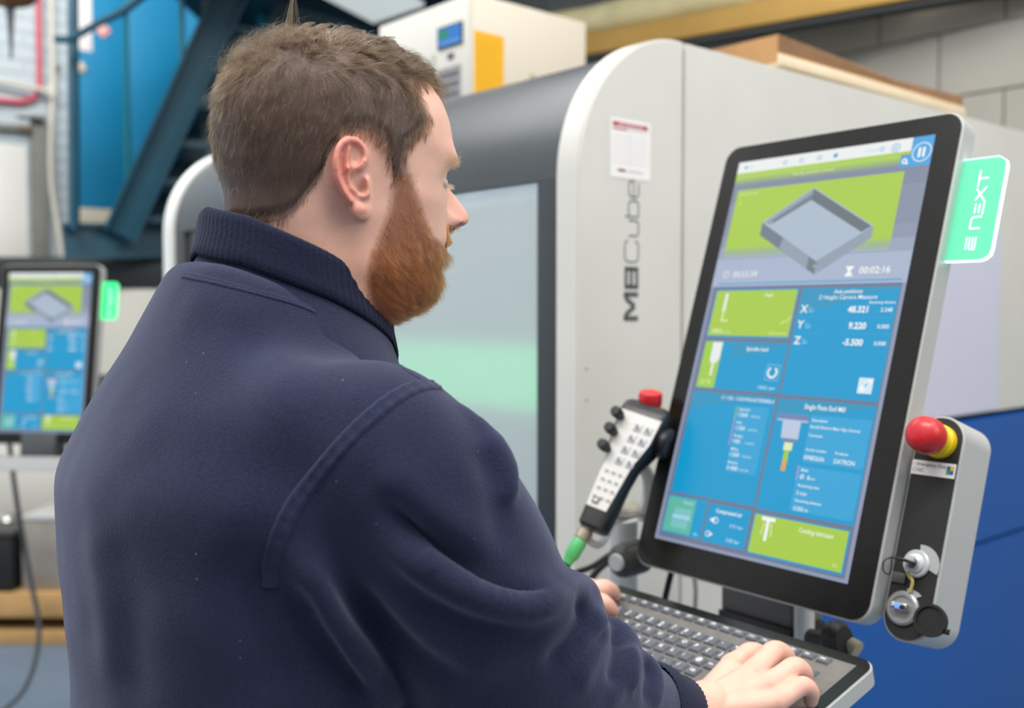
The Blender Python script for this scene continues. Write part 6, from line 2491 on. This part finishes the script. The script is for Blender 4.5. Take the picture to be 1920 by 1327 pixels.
def seam(name, pts, width, height, stitches=True, n=8):
    """double-stitched seam: a low ridge following a line on the cloth, with a stitch row at each side"""
    P = path_on(bvs, pts, n)
    Q, Nq = [], []
    for p in P:
        h = bvs.find_nearest(Vector(p))
        Q.append(np.array(h[0]))
        Nq.append(np.array(h[1]))
    if len(Q) < 4:
        print('SEAM MISS', name, pts[0], len(Q))
        return None
    Q, Nq = np.array(Q), np.array(Nq)
    # resample evenly
    dq = np.r_[0, np.cumsum(np.linalg.norm(np.diff(Q, axis=0), axis=1))]
    k = int(dq[-1] / 0.0022)
    t = np.linspace(0, dq[-1], k)
    Q = np.stack([np.interp(t, dq, Q[:, a]) for a in range(3)], 1)
    Nq = np.stack([np.interp(t, dq, Nq[:, a]) for a in range(3)], 1)
    for _ in range(6):
        Q[1:-1] = (Q[:-2] + Q[1:-1] * 2 + Q[2:]) / 4
        Nq[1:-1] = (Nq[:-2] + Nq[1:-1] * 2 + Nq[2:]) / 4
    Nq /= np.linalg.norm(Nq, axis=1)[:, None]
    T = np.gradient(Q, axis=0)
    T /= np.linalg.norm(T, axis=1)[:, None]
    B = np.cross(T, Nq)
    prof = [(-1.3, -0.6), (-1.0, 0.35), (-0.62, 0.85), (-0.35, 0.55), (0, 0.75), (0.35, 0.55), (0.62, 0.85), (1.0, 0.35), (1.3, -0.6)]
    V = []
    for i in range(len(Q)):
        pk = 1.0 + (0.16 * math.sin(i * 1.25) if stitches else 0)
        for a, b in prof:
            V.append(Q[i] + B[i] * a * width / 2 + Nq[i] * b * height * pk)
    F = grid_faces(len(Q), len(prof), False)
    me = np_mesh(name, np.array(V) - PORG, F)
    me.materials.append(M_seam)
    me.shade_smooth()
    return link(bpy.data.objects.new(name, me), swo)


seam('seam', [(818, 722), (790, 722), (745, 742), (690, 785), (640, 835), (590, 895), (545, 955), (520, 1010), (508, 1060), (508, 1100)], 0.0110, 0.0024)
seam('seam', [(728, 668), (770, 700), (818, 724)], 0.0045, 0.0012, False)
seam('seam', [(345, 515), (400, 527), (470, 545), (560, 570), (615, 597), (660, 632), (690, 650), (728, 668)], 0.0055, 0.0016, False)

# ---- collar: a ribbed stand-up band with a rolled rim on a fleece stand
RC = M0 + Vector((0.021, 0.006, 0))
FI = np.linspace(0, 2 * PI, 181)[:-1]


def collar_ring(grow_, zoff, bk=0.0):
    pts = []
    for f in FI:
        c, s = math.cos(f), math.sin(f)      # f = 0 at the back, pi at the front
        fwd = -c * (0.070 + grow_ if c > 0 else 0.088 + grow_ * 0.6)
        lat = s * (0.073 + grow_)
        z = np.interp(abs((f + PI) % (2 * PI) - PI) / PI, [0, 0.22, 0.5, 0.75, 1.0], [0.084, 0.074, 0.047, 0.014, -0.026])
        pts.append(np.array(RC + db * fwd + lb * lat + UZ * (z + zoff)))
    return np.array(pts)


def ring_mesh(name, rings, m, parent, rib=0.0):
    V = []
    n = len(FI)
    for R_ in rings:
        V.append(R_)
    V = np.vstack(V)
    if rib:
        ctr = np.array(RC)
        for j in range(len(rings)):
            for i in range(n):
                p = V[j * n + i]
                d = p - ctr
                d[2] = 0
                V[j * n + i] = p + d / np.linalg.norm(d) * rib * (1 if (i // 2) % 2 else -1)
    me = np_mesh(name, V - PORG, grid_faces(len(rings), n))
    me.materials.append(m)
    me.shade_smooth()
    return link(bpy.data.objects.new(name, me), parent)


FI = np.linspace(0, 2 * PI, 361)[:-1]
cr = ring_mesh('collar', [collar_ring(-0.004, -0.030), collar_ring(-0.0045, -0.006), collar_ring(-0.003, -0.0005), collar_ring(0.0, 0.001), collar_ring(0.003, -0.001),
                          collar_ring(0.0042, -0.006), collar_ring(0.0055, -0.018), collar_ring(0.0085, -0.028), collar_ring(0.0105, -0.0355), collar_ring(0.009, -0.038), collar_ring(0.005, -0.036)], M_rib, swo, 0.0002)
st = ring_mesh('collar_stand', [collar_ring(0.001, -0.030), collar_ring(0.006, -0.036), collar_ring(0.011, -0.046), collar_ring(0.017, -0.058), collar_ring(0.024, -0.070), collar_ring(0.030, -0.084)], M_navy, swo)

# ---- cuffs
def cuff(name, a, b, r0, r1):
    d = (b - a).normalized()
    N = d.orthogonal().normalized()
    B = d.cross(N)
    V = []
    prof = [(0.0, r0), (0.25, r0 + 0.001), (0.7, r1 + 0.001), (0.95, r1 + 0.0005), (1.0, r1 - 0.001), (0.97, r1 - 0.0035), (0.6, r1 - 0.003)]
    k = 96
    for t, r in prof:
        for i in range(k):
            q = 2 * PI * i / k
            rr = r + (0.0005 if i % 2 else -0.0005)
            V.append(np.array(a + (b - a) * t + N * rr * math.cos(q) + B * rr * math.sin(q)))
    me = np_mesh(name, np.array(V) - PORG, grid_faces(len(prof), k))
    me.materials.append(M_rib)
    me.shade_smooth()
    return link(bpy.data.objects.new(name, me), swo)


cuff('cuff', CUFF_R - (WR - ER).normalized() * 0.012, CUFF_R + (WR - ER).normalized() * 0.042, 0.0405, 0.0325)
cuff('cuff', CUFF_L - (WL - EL).normalized() * 0.012, CUFF_L + (WL - EL).normalized() * 0.040, 0.0415, 0.0335)

# ---- trousers and shoes
tr_parts = [ell_loft([(tc_(-0.045, 0, -0.92), 0.16, 0.12, 0.11), (tc_(-0.045, 0, -0.80), 0.178, 0.13, 0.13), (tc_(-0.045, 0, -0.66), 0.172, 0.135, 0.13)])]
for nm in ('r', 'l'):
    hip, knee, ank = feet[nm]
    tr_parts.append(ball_tube([hip - UZ * 0.03, knee, ank + UZ * 0.03], [0.098, 0.078, 0.062], 28, 0.03))
V, F = join_np(tr_parts)
tm = remesh(np_mesh('trousers', V, F), 0.010)
lap_smooth(tm, 6, 0.5)
set_np(tm, get_np(tm) - PORG)
tm.materials.append(mat('trouser_black', '#1b1c20', 0.85, noise=0.1, nscale=200))
tm.shade_smooth()
link(bpy.data.objects.new('trousers', tm), person)
for nm in ('r', 'l'):
    hip, knee, ank = feet[nm]
    V, F = join_np([ball_tube([ank - UZ * 0.01 - db * 0.02, ank + db * 0.05 - UZ * 0.04, ank + db * 0.17 - UZ * 0.052], [0.046, 0.044, 0.034], 24, 0.01),
                    ball_tube([ank - db * 0.045 - UZ * 0.055, ank + db * 0.06 - UZ * 0.055, ank + db * 0.17 - UZ * 0.057], [0.036, 0.034, 0.033], 24, 0.01)])
    s_me = remesh(np_mesh('shoe', V, F), 0.005)
    lap_smooth(s_me, 4, 0.5)
    Vs = get_np(s_me)
    Vs[:, 2] = np.maximum(Vs[:, 2], 0.001)
    set_np(s_me, Vs - PORG)
    s_me.materials.append(M_black)
    s_me.shade_smooth()
    link(bpy.data.objects.new('shoe', s_me), person)
